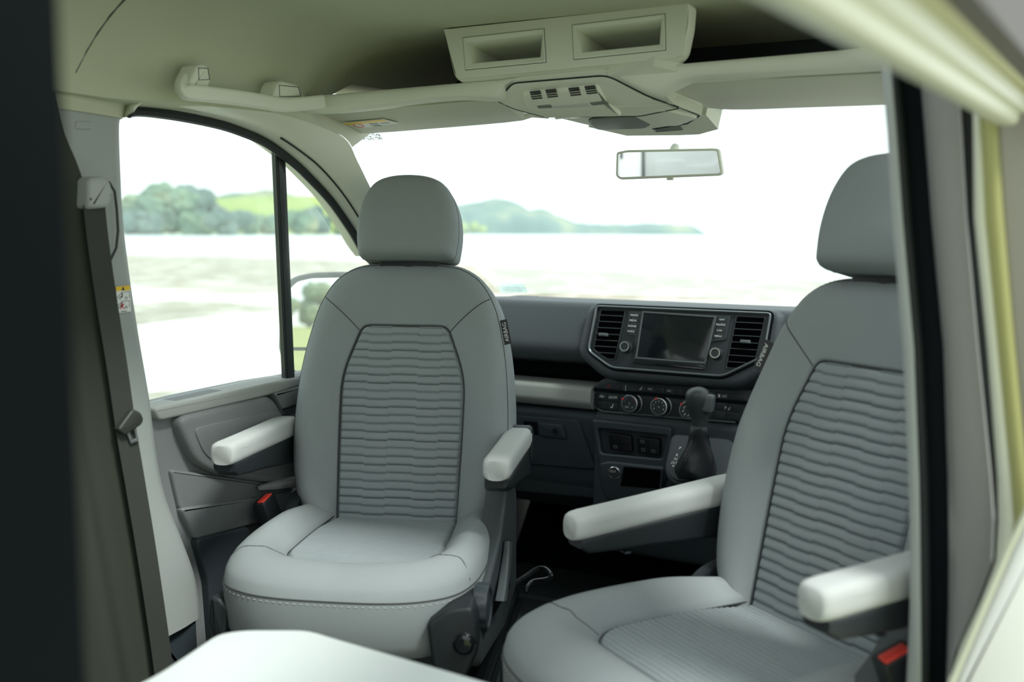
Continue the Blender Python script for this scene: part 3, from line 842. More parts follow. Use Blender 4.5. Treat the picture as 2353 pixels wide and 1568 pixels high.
        cp = G().extr(pc, [(side * a, b) for a, b in capo], -0.10 if side > 0 else -0.06, 0.022, 0.008).done('corner_cap', 'dark_plastic', seat)
        if side > 0:
            G().lathe(pc, (0.014, -0.006), [(0.021, 0.020), (0.021, 0.023), (0.018, 0.024), (0.0175, 0.029), (0.013, 0.034), (0.0, 0.036)], 28).done('swivel_button', 'black_gloss', cp)
            # ribbed height dial
            pd = Plane((0.254, -0.405, 0.462), (0, 1, 0), (0, 0, 1))
            g = G(); K = 72
            L = []
            for r, hh, rib in [(0.043, 0.0, 0), (0.046, 0.003, 1), (0.046, 0.024, 1), (0.043, 0.028, 0), (0.036, 0.028, 0), (0.034, 0.025, 0), (0.0, 0.025, 0)]:
                L.append([pd.p((r - (0.0018 if rib and (q // 3) % 2 else 0)) * math.cos(2 * math.pi * q / K), (r - (0.0018 if rib and (q // 3) % 2 else 0)) * math.sin(2 * math.pi * q / K), hh) for q in range(K)])
            g.loft(L, True, True, False).done('height_dial', 'dash_lower', seat)
            # recliner lever in its recess
            rec = round_poly([(-0.30, 0.400), (-0.03, 0.365), (-0.02, 0.470), (-0.14, 0.510)], 0.012, 3)
            G().extr(ps.up(0.026), rec, -0.003, 0.001).done('lever_recess', 'panel_dark', sh)
            lev = [(-0.10, 0.495, -0.012), (-0.12, 0.475, -0.010), (-0.17, 0.455, -0.006), (-0.25, 0.445, 0.0), (-0.31, 0.440, 0.004)]
            L = []
            for i, (yy, zz, xo) in enumerate(lev):
                c = np.array((0.288 + xo, yy, zz))
                L.append([c + np.array((a, b, -b * 0.35)) for a, b in round_poly(rect(-0.010, -0.026, 0.008, 0.026), 0.006, 3)])
            G().loft(spline_loops(L, 4), True, True, True).done('recliner_lever', 'lever_grey', seat, True, 50)
    return seat

def spline_loops(L, per):
    cols = [spline([l[i] for l in L], per) for i in range(len(L[0]))]
    return [[c[k] for c in cols] for k in range(len(cols[0]))]


SEAT_L = ((-1.316, 1.861), math.radians(21.2))
SEAT_R = ((-0.329, 1.660), math.radians(-32.85))
seat_l = make_seat('grey ribbed fabric seat with red buckle, beside the left cab door', SEAT_L[0], SEAT_L[1], None, 1, True)
armrest(seat_l, -0.292, 0.737, math.radians(-2))
armrest(seat_l, 0.277, 0.725, math.radians(-2))
buckle(seat_l, (-0.27, 0.03, 0.37), (-0.315, -0.015, 0.545), (0.25, 1, 0.1))
seat_r = make_seat('grey ribbed fabric seat beside the gear lever and the sliding door jamb', SEAT_R[0], SEAT_R[1], None, -1, True)
armrest(seat_r, -0.292, 0.672, math.radians(4))
armrest(seat_r, 0.285, 0.728, math.radians(2))
buckle(seat_r, (0.30, -0.05, 0.40), (0.296, -0.150, 0.612), (0.30, 1, 0.35))

# seat bases: boxed metal consoles with swivel plates
for st_ in (seat_l, seat_r):
    G().extr(Plane((0, -0.20, 0), (1, 0, 0), (0, 1, 0)), round_poly(rect(-0.19, -0.20, 0.19, 0.22), 0.02, 3), 0.001, 0.20, 0.008).done('base_box', 'black_metal', st_)
    G().lathe(Plane((0, -0.20, 0.20), (1, 0, 0), (0, 1, 0)), (0, 0), [(0.17, 0.0), (0.17, 0.03), (0.15, 0.036), (0.0, 0.036)], 40).done('swivel_plate', 'black_metal', st_)
# slide rail and wire release bar of the left seat (seat space)
for sx in (-0.22, 0.245):
    rl = G()
    sec = [(-0.030, 0.0), (0.030, 0.0), (0.030, 0.006), (0.022, 0.010), (0.022, 0.036), (0.014, 0.042), (-0.014, 0.042), (-0.022, 0.036), (-0.022, 0.010), (-0.030, 0.006)]
    rl.loft([[np.array((sx + u, y, 0.245 + v)) for u, v in sec] for y in (-0.42, 0.20)], True, True, True)
    rail_o = rl.done('slide_rail', 'black_metal', seat_l)
    for yy in (0.08, 0.155):
        G().lathe(Plane((sx, yy, 0.287), (1, 0, 0), (0, 1, 0)), (0, 0), [(0.010, 0), (0.010, 0.004), (0.005, 0.006), (0, 0.006)], 16).done('rail_bolt', 'black_gloss', rail_o)
G().box((0, -0.10, 0.275), (0.42, 0.50, 0.02), 0.004).done('swivel_frame', 'black_metal', seat_l)
G().box((0, -0.16, 0.27), (0.42, 0.46, 0.07), 0.004).done('swivel_frame', 'black_metal', seat_r)
cS, sS = math.cos(SEAT_L[1]), math.sin(SEAT_L[1])
def to_seat(p):
    dx, dy = p[0] - SEAT_L[0][0], p[1] - SEAT_L[0][1]
    return np.array((dx * cS + dy * sS, -dx * sS + dy * cS, p[2]))
wire = [at(1165, 1352, z=0.295), at(1200, 1330, z=0.31), at(1232, 1309, z=0.325), at(1252, 1307, z=0.33), at(1266, 1320, z=0.325), at(1258, 1331, z=0.315), at(1225, 1337, z=0.305), at(1212, 1350, z=0.295), at(1208, 1362, z=0.285)]
G().tube(spline([to_seat(p) for p in wire], 6), 0.0062, 10).done('release_bar', 'black_metal', seat_l)
# ================================================================== DASHBOARD
dash = thing('dashboard', 'dark grey dashboard with screen, air vents and climate dials below the windscreen', 'dashboard', (-0.886, 2.75, 0.0))
def profile_loft(name, prof, x0, x1, m, parent, nx=2, angle=30, bow=0.0):
    L = []
    for k in range(nx + 1):
        t = k / nx; x = x0 + (x1 - x0) * t
        L.append([np.array((x, y - bow * (2 * t - 1) ** 2, z)) for y, z in prof])
    return G().loft(L, True, True, True).done(name, m, parent, True, angle)
def pround(prof, r, seg=4): return round_poly(prof, r, seg)
XL, XR = -1.635, -0.155
upper = pround([(3.24, 0.94), (2.66, 0.972), (2.615, 0.970), (2.555, 0.845), (2.57, 0.805), (2.72, 0.775), (3.24, 0.775)], [0, 0.03, 0.018, 0.03, 0.02, 0.01, 0])
profile_loft('dash_top', upper, XL, XR, 'dash_pad', dash, 8, 35)
# open shelf behind the strip
profile_loft('glove_shelf', [(2.74, 0.79), (3.0, 0.79), (3.0, 0.728), (2.58, 0.722), (2.58, 0.730), (2.74, 0.736)], XL, XR, 'panel_dark', dash)
profile_loft('dash_strip', pround([(2.66, 0.737), (2.575, 0.735), (2.562, 0.728), (2.556, 0.690), (2.575, 0.668), (2.66, 0.664)], [0, 0.006, 0.006, 0.008, 0.01, 0]), XL, -1.135, 'dash_strip', dash)
profile_loft('lower_panel', pround([(2.95, 0.662), (2.600, 0.662), (2.585, 0.645), (2.615, 0.40), (2.80, 0.30), (2.95, 0.30)], [0, 0.01, 0.02, 0.06, 0.06, 0]), XL, -1.12, 'dash_lower', dash)
profile_loft('firewall', [(3.22, 0.90), (3.26, 0.90), (3.26, 0.0), (3.05, 0.0), (3.02, 0.02), (3.22, 0.28)], XL, XR, 'panel_dark', dash)
# glove box lid with its recessed handle
PG = rear_plane((-1.4, 2.585, 0.645), -6.5)
lid = round_poly(PG.px([(1120, 948), (1330, 965), (1368, 1070), (1368, 1078), (1120, 1058)]), 0.01, 3)
gb = G().extr(PG, lid, -0.01, 0.006, 0.003).done('glove_box_lid', 'dash_lower', dash)
G().extr(PG, round_poly(PG.px([(1203, 966), (1296, 975), (1306, 1006), (1215, 997)]), 0.006, 3), 0.004, 0.0065).done('handle_recess', 'panel_dark', gb)
hl = G().extr(PG, round_poly(PG.px([(1239, 968), (1296, 975), (1306, 1007), (1243, 1000)]), 0.005, 3), 0.0, 0.014, 0.004).done('lid_handle', 'dash_lower', gb)
G().lathe(PG, PG.uv(1281, 989), [(0.011, 0.012), (0.011, 0.016), (0.008, 0.016), (0.008, 0.0145), (0, 0.0145)], 20).done('lock', 'button_plastic', gb)
G().box(tuple(PG.p(*PG.uv(1281, 989), 0.0155)), (0.008, 0.002, 0.002)).done('keyhole', 'panel_dark', gb)
kn = G().extr(PG, round_poly(PG.px([(1120, 1062), (1370, 1082), (1385, 1150), (1120, 1125)]), 0.01, 3), -0.03, -0.006, 0.004).done('knee_panel', 'dash_lower', dash)

# ---- infotainment and vents housing
PI = rear_plane((-0.886, 2.545, 0.88), 14)
HO = PI.px([(1371, 702), (1775, 719), (1757, 822), (1662, 868), (1405, 848), (1350, 807)])
HR = [0.012, 0.012, 0.02, 0.02, 0.02, 0.02]
pol = round_poly(HO, HR, 4)
# padded surround that blends into the dash
big = round_poly(PI.px([(1350, 695), (1800, 712), (1788, 838), (1690, 893), (1385, 870), (1320, 812)]), 0.03, 4)
G().extr(PI, big, -0.10, -0.004, 0.02).done('stack_surround', 'dash_pad', dash)
hous = G().extr(PI, pol, -0.05, 0.000, 0.002).done('stack_housing', 'stack_plastic', dash)
G().frame(PI, pol, inset(ccw(pol), 0.006), -0.01, 0.009, 0.0025).done('housing_rim', 'satin_dark', hous)
G().frame(PI, inset(ccw(pol), -0.005), ccw(pol), -0.012, 0.002, 0.001).done('housing_gap', 'panel_dark', hous)
def vent(px, knob, nsl, name):
    poly = PI.px(px); rp = round_poly(poly, 0.004, 3)
    v = G().frame(PI, inset(ccw(rp), -0.0035), ccw(rp), -0.002, 0.004, 0.001).done('air_vent', 'stack_plastic', dash)
    G().extr(PI, rp, 0.0002, 0.0008).done('vent_shade', 'cavity_shade', v)  # flat dark sheet imitates the shade behind the slats
    us = [p[0] for p in poly]; vs = [p[1] for p in poly]
    lo, hi = min(vs), max(vs)
    P = ccw(rp)
    for k in range(nsl):
        vv = lo + (hi - lo) * (k + 0.85) / (nsl + 0.7)
        xs = []
        for a, b in zip(P, P[1:] + P[:1]):
            if (a[1] - vv) * (b[1] - vv) < 0: xs.append(a[0] + (b[0] - a[0]) * (vv - a[1]) / (b[1] - a[1]))
        if len(xs) < 2: continue
        u0, u1 = min(xs), max(xs)
        sec = round_poly([(-0.0014, 0.0012), (0.0006, 0.0012), (0.0014, 0.0065), (-0.0004, 0.0070)], 0.0004, 2)
        G().loft([[PI.p(u, vv + a, b) for a, b in sec] for u in (u0, u1)], True, True, True).done('slat', 'slat_plastic', v)
    ku, kv = PI.uv(*knob)
    G().extr(PI, round_poly(rect(ku - 0.013, kv - 0.0045, ku + 0.013, kv + 0.0045), 0.002, 3), 0.006, 0.016, 0.002).done('vent_slider', 'satin_dark', v)
vent([(1382, 714), (1436, 716), (1413, 825), (1397, 825), (1366, 803)], (1390, 771), 7, 'l')
vent([(1694, 729), (1757, 732), (1735, 826), (1692, 846), (1670, 845)], (1715, 787), 7, 'r')
# display
disp = thing('touch_display', 'black touch screen with button columns in the centre of the dashboard', 'display', tuple(PI.p(*PI.uv(1540, 850), 0.0)))
mod = round_poly(PI.px([(1447, 716), (1680, 727), (1670, 783), (1635, 788), (1621, 852), (1456, 836), (1461, 774), (1441, 767)]), 0.004, 3)
G().extr(PI, mod, 0.0006, 0.006, 0.002).done('display_body', 'stack_plastic', disp)
sc = PI.px([(1481, 721), (1643, 732), (1620, 834), (1466, 822)])
G().extr(PI.up(0.006), round_poly(sc, 0.003, 3), 0.0, 0.0022, 0.0006).done('screen', 'screen_glass', disp)
G().frame(PI.up(0.006), inset(ccw(sc), -0.005), ccw(sc), -0.001, 0.0040, 0.0012).done('screen_bezel', 'bezel_grey', disp)
G().extr(PI.up(0.006), PI.px([(1459, 828), (1619, 841), (1617, 850), (1457, 836)]), 0.0, 0.0025, 0.0005).done('card_slot', 'screen_glass', disp)
for txts, x0s in ((['RADIO', 'MEDIA', 'PHONE', 'VOICE'], [(1460, 726), (1457, 738), (1455, 751), (1452, 763)]), (['NAV', 'TRAFFIC', 'CAR', 'MENU'], [(1661, 736), (1658, 748), (1655, 761), (1652, 774)])):
    for s, (px, py) in zip(txts, x0s):
        u, v = PI.uv(px, py)
        kb = G().extr(PI.up(0.006), round_poly(rect(u - 0.0135, v - 0.0066, u + 0.0135, v + 0.0066), 0.0012, 2), -0.001, 0.0016, 0.0006).done('key', 'button_plastic', disp)
        text(s, 0.0072, PI.up(0.0078), u, v, 'print_white', kb)
        G().extr(PI.up(0.006), rect(u - 0.006, v - 0.0084, u + 0.0135, v - 0.0077), 0.0, 0.0022).done('key_line', 'print_grey', disp)
for px, py in ((1441, 799), (1648, 814)):
    k = G().lathe(PI, PI.uv(px, py), [(0.0165, 0.0), (0.0165, 0.005), (0.0145, 0.006), (0.0145, 0.020), (0.0130, 0.021)], 32, True, False).done('rotary_knob', 'button_plastic', disp)
    G().lathe(PI, PI.uv(px, py), [(0.0145, 0.0195), (0.0140, 0.0218), (0.0105, 0.0218), (0.0105, 0.0200)], 32, False, False).done('knob_ring', 'chrome', k)
    G().lathe(PI, PI.uv(px, py), [(0.0106, 0.019), (0.0106, 0.0205), (0.0, 0.0212)], 32, False, False).done('knob_cap', 'button_plastic', k)

# ---- climate panel
PC = rear_plane((-0.90, 2.585, 0.71), 6)
cl = round_poly(PC.px([(1363, 884), (1392, 868), (1700, 893), (1760, 900), (1760, 975), (1560, 962), (1385, 947), (1362, 933)]), 0.008, 4)
clim = G().extr(PC, cl, -0.06, 0.0, 0.004).done('climate_panel', 'stack_plastic', dash)
G().tube([PC.p(*PC.uv(*p), 0.001) for p in [(1392, 902), (1370, 899), (1362, 910), (1361, 932), (1384, 946), (1560, 961), (1690, 971)]], 0.0022, 6).done('panel_rim', 'satin_dark', clim)
# shadowed overhang between the two panels
def key(px4, m='button_plastic', name='button', h=0.003):
    return G().extr(PC, round_poly(PC.px(px4), 0.0018, 2), -0.001, h, 0.0012).done(name, m, dash)
hz = key([(1375, 878), (1427, 883), (1425, 898), (1373, 893)])
hu, hv = PC.uv(1400, 888)
tri = [(hu, hv + 0.0065), (hu - 0.0065, hv - 0.0045), (hu + 0.0065, hv - 0.0045)]
G().frame(PC.up(0.003), tri, inset(ccw(tri), 0.0014), 0.0, 0.0006).done('hazard_triangle', 'print_dull_red', hz)
key([(1438, 885), (1440, 885), (1439, 900), (1437, 900)], 'satin_silver', 'edge_strip', 0.004)
sym = ['seat', 'A/C', '', 'car', '', 'seat']
def seat_icon(pl, u, v, s, par, m='print_white'):
    g = G()
    g.extr(pl, [(u - 0.1 * s, v - 0.5 * s), (u + 0.12 * s, v - 0.5 * s), (u + 0.40 * s, v + 0.5 * s), (u + 0.2 * s, v + 0.5 * s)], 0, 0.0004)
    g.extr(pl, rect(u - 0.5 * s, v - 0.55 * s, u + 0.1 * s, v - 0.30 * s), 0, 0.0004)
    return g.done('symbol', m, par, False)
def car_icon(pl, u, v, s, par, m='print_white'):
    g = G()
    o_ = [(u - 0.9 * s, v - 0.35 * s), (u + 0.9 * s, v - 0.35 * s), (u + 0.85 * s, v + 0.02 * s), (u + 0.45 * s, v + 0.08 * s), (u + 0.25 * s, v + 0.42 * s), (u - 0.35 * s, v + 0.42 * s), (u - 0.55 * s, v + 0.08 * s), (u - 0.85 * s, v)]
    g.frame(pl, o_, inset(ccw(o_), 0.14 * s), 0, 0.0004)
    return g.done('symbol', m, par, False)
for i, s in enumerate(sym):
    x0 = 1463.5 + i * 21.4; y0 = 884.5 + i * 1.95
    b_ = key([(x0, y0), (x0 + 20.6, y0 + 1.9), (x0 + 19.8, y0 + 16.5), (x0 - 0.8, y0 + 14.6)])
    u, v = PC.uv(x0 + 10, y0 + 8)
    if s == 'seat': seat_icon(PC.up(0.003), u, v, 0.008, b_)
    elif s == 'car': car_icon(PC.up(0.003), u, v, 0.006, b_)
    elif s: text(s, 0.0085, PC.up(0.003), u, v, 'print_white', b_)
for i, (dx, dy) in enumerate(((0, 0), (1, 0), (0, 1), (1, 1))):
    x0 = 1371.5 + dx * 26 - dy * 2; y0 = 901 + dx * 2.8 + dy * 19.5
    b_ = key([(x0, y0), (x0 + 25, y0 + 2.6), (x0 + 23.6, y0 + 21), (x0 - 1.6, y0 + 18.4)])
    u, v = PC.uv(x0 + 12, y0 + 10)
    if i == 0: car_icon(PC.up(0.003), u, v, 0.0075, b_)
    if i == 1: text('(A)OFF', 0.0085, PC.up(0.003), u, v, 'print_white', b_)
    if i == 3: seat_icon(PC.up(0.003), u, v, 0.010, b_)
for i, s in enumerate(['', 'OFF', '']):
    x0 = 1608 + i * 34; y0 = 898 + i * 3
    b_ = key([(x0, y0), (x0 + 32, y0 + 2.8), (x0 + 31, y0 + 19), (x0 - 1, y0 + 16.2)])
    if s:
        u, v = PC.uv(x0 + 18, y0 + 10); text('OFF', 0.008, PC.up(0.003), u + 0.006, v, 'print_white', b_)
        G().box(tuple(PC.p(u - 0.008, v + 0.001, 0.0035)), (0.005, 0.001, 0.008)).done('symbol', 'print_white', b_)
for i in range(3):
    for j in range(2):
        x0 = 1612 + i * 30 - j * 2; y0 = 921 + i * 3 + j * 20
        b_ = key([(x0, y0), (x0 + 28, y0 + 2.8), (x0 + 27, y0 + 20), (x0 - 1, y0 + 17.2)])
        if j == 0 and i == 2:
            u, v = PC.uv(x0 - 2, y0 + 11); text('P', 0.011, PC.up(0.003), *PC.uv(1668, 938), 'print_white', b_)
            seat_icon(PC.up(0.003), PC.uv(1676, 939)[0], PC.uv(1676, 939)[1], 0.007, b_)
for i, (px, py) in enumerate([(1454, 927), (1521, 934), (1587, 942)]):
    c_ = PC.uv(px, py)
    d_ = G().lathe(PC, c_, [(0.0275, 0.0), (0.0275, 0.004), (0.0255, 0.005), (0.0245, 0.024), (0.0225, 0.025)], 40, True, False).done('climate_dial', 'button_plastic', dash)
    G().lathe(PC, c_, [(0.0285, 0.0), (0.0288, 0.003), (0.0272, 0.0035)], 40, True, False).done('dial_base_ring', 'satin_silver', d_)
    G().lathe(PC, c_, [(0.0246, 0.0235), (0.0240, 0.0265), (0.0215, 0.0268), (0.0212, 0.0240)], 40, False, False).done('dial_ring', 'chrome', d_)
    G().lathe(PC, c_, [(0.0213, 0.022), (0.0213, 0.0246), (0.0, 0.0250)], 40, False, False).done('dial_face', 'button_plastic', d_)
    pf = PC.up(0.0252)
    ang = [150, 112, 140][i]
    a = math.radians(ang)
    G().box(tuple(pf.p(c_[0] + 0.0232 * math.cos(a), c_[1] + 0.0232 * math.sin(a), 0.001)), (0.006, 0.004, 0.006), 0.001).done('dial_mark', 'print_red', d_)
    if i == 0:
        for a0, a1, m_ in ((100, 175, 'print_blue'), (10, 80, 'print_dull_red')):
            G().tube([pf.p(c_[0] + 0.0165 * math.cos(math.radians(q)), c_[1] + 0.0165 * math.sin(math.radians(q)), 0) for q in range(a0, a1, 8)], 0.0007, 4).done('dial_scale', m_, d_)
        text('I', 0.008, pf, c_[0], c_[1], 'print_white', d_); text('A/C', 0.007, pf, c_[0] - 0.007, c_[1] - 0.010, 'print_white', d_); text('HI', 0.005, pf, c_[0] + 0.009, c_[1] - 0.010, 'print_white', d_)
    elif i == 1:
        for q, s in enumerate('0123456'):
            a = math.radians(205 - q * 38); text(s, 0.0065, pf, c_[0] + 0.015 * math.cos(a), c_[1] + 0.015 * math.sin(a), 'print_white', d_)
        text('*', 0.010, pf, c_[0], c_[1] - 0.003, 'print_white', d_)
    else:
        for q in range(5):
            a = math.radians(100 + q * 45); seat_icon(pf, c_[0] + 0.013 * math.cos(a), c_[1] + 0.013 * math.sin(a), 0.006, d_)

# ---- lower console
profile_loft('console_body', pround([(2.95, 0.668), (2.590, 0.668), (2.578, 0.650), (2.565, 0.36), (2.60, 0.25), (2.95, 0.25)], [0, 0.008, 0.02, 0.03, 0.03, 0]), -1.125, -0.52, 'dash_lower', dash)
PL = rear_plane((-1.0, 2.560, 0.53), -2)
con = G().frame(PL, round_poly(PL.px([(1362, 963), (1545, 982), (1530, 1108), (1385, 1098)]), 0.01, 4), round_poly(PL.px([(1376, 983), (1537, 1000), (1524, 1054), (1383, 1041)]), 0.01, 4), -0.01, 0.010, 0.004).done('console_frame', 'dash_lower', dash)
for q, (poly) in enumerate(([(1398, 995), (1451, 1002), (1454, 1039), (1404, 1033)], [(1463, 1003), (1517, 1010), (1517, 1046), (1466, 1041)])):
    sp = G().extr(PL, round_poly(PL.px(poly), 0.006, 3), -0.01, 0.006, 0.002).done('switch_panel', 'switch_black', dash)
    marks = [(1416, 1026)] if q == 0 else [(1478, 1014), (1480, 1033), (1503, 1036)]
    for (mx, my) in marks:
        u, v = PL.uv(mx, my); oo = rect(u - 0.005, v - 0.004, u + 0.005, v + 0.004)
        G().frame(PL.up(0.006), oo, inset(oo, 0.0010), 0, 0.0004).done('symbol', 'print_grey', sp)
    xm = (poly[0][0] + poly[1][0]) / 2
    G().tube([PL.p(*PL.uv(xm + 1, (poly[0][1] + poly[1][1]) / 2 + 2), 0.006), PL.p(*PL.uv(xm + 3, (poly[2][1] + poly[3][1]) / 2 - 2), 0.006)], 0.0006, 4).done('switch_gap', 'panel_dark', sp)
    G().tube([PL.p(*PL.uv(poly[0][0] + 4, poly[0][1] + 20), 0.006), PL.p(*PL.uv(poly[1][0] - 2, poly[1][1] + 20), 0.006)], 0.0006, 4).done('switch_gap', 'panel_dark', sp)
lowf = round_poly(PL.px([(1383, 1062), (1404, 1058), (1530, 1071), (1524, 1150), (1400, 1146), (1386, 1110)]), 0.01, 4)
tray = G().extr(PL, lowf, -0.01, 0.018, 0.006).done('storage_console', 'dash_lower', dash)
G().extr(PL.up(0.018), round_poly(PL.px([(1439, 1069), (1524, 1077), (1520, 1120), (1431, 1114)]), 0.004, 3), -0.001, 0.0008).done('storage_shade', 'cavity_shade', tray)  # flat dark sheet imitates the shade inside the cubby
su = PL.uv(1418, 1083)
so = G().lathe(PL.up(0.018), su, [(0.0175, 0.0), (0.0180, 0.003), (0.0160, 0.0045), (0.0150, 0.002)], 32, True, False).done('power_socket', 'chrome', dash)
G().lathe(PL.up(0.018), su, [(0.0155, 0.001), (0.0150, 0.003), (0.0, 0.004)], 32, False, False).done('socket_cap', 'label_black', so)
text('12 V', 0.0095, PL.up(0.0222), su[0] - 0.004, su[1] + 0.004, 'print_white', so)

# gear selector panel: a sloped deck that juts out of the console
PS = Plane(at(1560, 1055, y=2.44), (1, 0, 0), (0, 0.70, 0.71))
deck = round_poly(PS.px([(1547, 1000), (1680, 1012), (1690, 1110), (1548, 1106), (1531, 1078)]), [0.012, 0.02, 0.02, 0.03, 0.03], 4)
dk = G().extr(PS, inset(ccw(deck), -0.008), -0.16, -0.002, 0.010).done('selector_console', 'dash_lower', dash)
G().extr(PS, deck, -0.01, 0.003, 0.0015).done('selector_plate', 'stack_plastic', dk)
for s, px, py, sz in [('P', 1563, 1032, 0.0115), ('R', 1556, 1048, 0.0115), ('N', 1553, 1057, 0.0115), ('D/S', 1550, 1066, 0.0115), ('+', 1561.5, 1062, 0.010), ('-', 1558, 1071, 0.010)]:
    text(s, sz, PS.up(0.003), *PS.uv(px, py), 'print_white', dk, shear=0.1)
u, v = PS.uv(1547.5, 1073)
G().extr(PS.up(0.003), [(u - 0.003, v + 0.002), (u + 0.003, v + 0.002), (u, v - 0.003)], 0, 0.0004).done('symbol', 'print_white', dk, False)

# gear lever
YS = 2.37
lb = at(1600, 1092, y=YS + 0.01)
lever = thing('gear_lever', 'black gear lever with leather boot beside the right seat', 'gear lever', tuple(lb))
ax = [at(px, py, y=y) for px, py, y in [(1600, 1096, 2.385), (1598, 1080, 2.382), (1602, 1055, 2.38), (1606, 1030, 2.375), (1607, 1008, 2.37), (1608, 990, 2.368), (1608, 978, 2.365)]]
rad = [0.046, 0.050, 0.044, 0.032, 0.025, 0.024, 0.018]
L = []
for i, (c_, r) in enumerate(zip(ax, rad)):
    ring = []
    for q in range(36):
        a = 2 * math.pi * q / 36
        fold = 1 + (0.07 * math.sin(4 * a + i * 1.3) + 0.04 * math.sin(7 * a - i)) * (1 if 0 < i < 5 else 0.3)
        ring.append(c_ + np.array((r * fold * math.cos(a), r * fold * math.sin(a) * 0.9, 0.006 * math.sin(3 * a + i))))
    L.append(ring)
boot = G().loft(spline_loops(L, 5), True, True, True).done('leather_boot', 'leather', lever, True, 60)
g = G()
bp = spline([c_ + np.array((-r * 0.42, -r * 0.92, 0)) for c_, r in zip(ax[2:5], rad[2:5])], 10)
for i in range(0, len(bp) - 1, 2): g.tube([bp[i], bp[i + 1]], 0.0009, 4)
g.done('stitching', 'print_grey', boot)
kx = [at(px, py, y=y) for px, py, y in [(1608, 982, 2.366), (1608, 965, 2.365), (1606, 950, 2.362), (1605, 932, 2.358), (1604, 915, 2.355), (1604, 902, 2.353), (1605, 893, 2.352), (1606, 889, 2.352)]]
kr = [(0.019, 0.018), (0.0215, 0.020), (0.0255, 0.024), (0.0300, 0.029), (0.0312, 0.031), (0.0285, 0.028), (0.0190, 0.018), (0.005, 0.005)]
L = [[c_ + np.array((a_ * math.cos(2 * math.pi * q / 28), b_ * math.sin(2 * math.pi * q / 28), 0)) for q in range(28)] for c_, (a_, b_) in zip(kx, kr)]
knob = G().loft(spline_loops(L, 4), True, True, True).done('lever_knob', 'lever_black', lever, True, 60)
G().tube([kx[2] + np.array((0.006, -0.021, 0)), kx[3] + np.array((0.010, -0.0245, 0)), kx[4] + np.array((0.012, -0.0255, 0)), kx[5] + np.array((0.011, -0.0225, 0)), kx[6] + np.array((0.008, -0.014, 0.002))], 0.0008, 5).done('knob_seam', 'seam', knob)
pk = Plane(kx[4] + np.array((0.020, -0.004, -0.006)), (0, 1, 0), (0.12, 0, 1))
G().extr(pk, round_poly(rect(-0.015, -0.026, 0.015, 0.020), 0.010, 4), -0.004, 0.022, 0.006).done('release_trigger', 'lever_grey', knob)
G().tube([kx[0] + np.array((0.0, 0, -0.004)), kx[0] + np.array((0, 0, 0.003))], 0.0195, 24).done('knob_collar', 'satin_dark', knob)

# ================================================================== OVERHEAD
YO = 1.86
shelf = thing('overhead_shelf', 'pale overhead shelf with reading lights and two storage slots above the windscreen', 'shelf', (-0.886, 2.0, 1.47))
BOTL = [(668, 258), (760, 255), (900, 241), (1000, 229), (1060, 226), (1120, 228), (1146, 226), (1180, 189), (1290, 179), (1395, 170), (1450, 198), (1500, 218), (1545, 196), (1600, 180), (1700, 174), (1850, 166), (2025, 156), (2120, 151)]
TOPL = [(a, 224 - 0.0868 * (a - 668)) for a, b in BOTL]
L = []
for (a, b), (c_, d_) in zip(TOPL, BOTL):
    yy = YO if a > 760 else YO - 0.05
    p, q = at(a, b, y=yy), at(c_, d_, y=yy)
    up_ = p - q; fw = np.array((0, 1.0, 0))
    L.append([q + fw * 0.05, q + fw * 0.012 + up_ * -0.02, q + up_ * 0.10, q + up_ * 0.25 - fw * 0.006, p - up_ * 0.25 - fw * 0.006, p - up_ * 0.04 - fw * 0.002, p + fw * 0.010, p + fw * 0.05])
lip = G().loft(spline_loops(L, 3), True, True, True).done('shelf_lip', 'trim_light', shelf, True, 60)
zt = float(at(1300, 205, y=YO)[2])
G().loft([[(x, 1.885, zt), (x, 1.885, zt + 0.012), (x, 2.30, zt + 0.030), (x, 2.30, zt + 0.012)] for x in (-1.56, -0.20)], True, True, True).done('shelf_tray', 'trim_light', shelf)
G().box((-0.88, 2.31, 1.54), (1.40, 0.02, 0.14)).done('shelf_back', 'bay_shade', shelf)  # back board coloured dark to imitate shade in the bay
G().loft([[(x, 1.90, zt + 0.013), (x, 1.90, zt + 0.018), (x, 2.298, zt + 0.036), (x, 2.298, zt + 0.031)] for x in (-1.55, -0.21)], True, True, True).done('shelf_shade', 'bay_shade', shelf)  # dark sheet laid on the tray to imitate shade in the bay
# slot panel
PP = rear_plane((-0.92, YO - 0.012, 1.55), 6)
pan = round_poly(PP.px([(1020, 68), (1300, 40), (1582, 8), (1578, 60), (1566, 118), (1552, 132), (1300, 157), (1052, 180), (1042, 168)]), 0.008, 4)
def slot_rect(pts, r=0.003): return round_poly(PP.px(pts), r, 3)
so1, si1 = [(1063, 86), (1251, 65), (1256, 144), (1069, 162)], [(1074, 98), (1244, 78), (1240, 130), (1086, 144)]
so2, si2 = [(1314, 57), (1529, 31), (1531, 116), (1318, 138)], [(1327, 67), (1518, 45), (1514, 101), (1337, 119)]
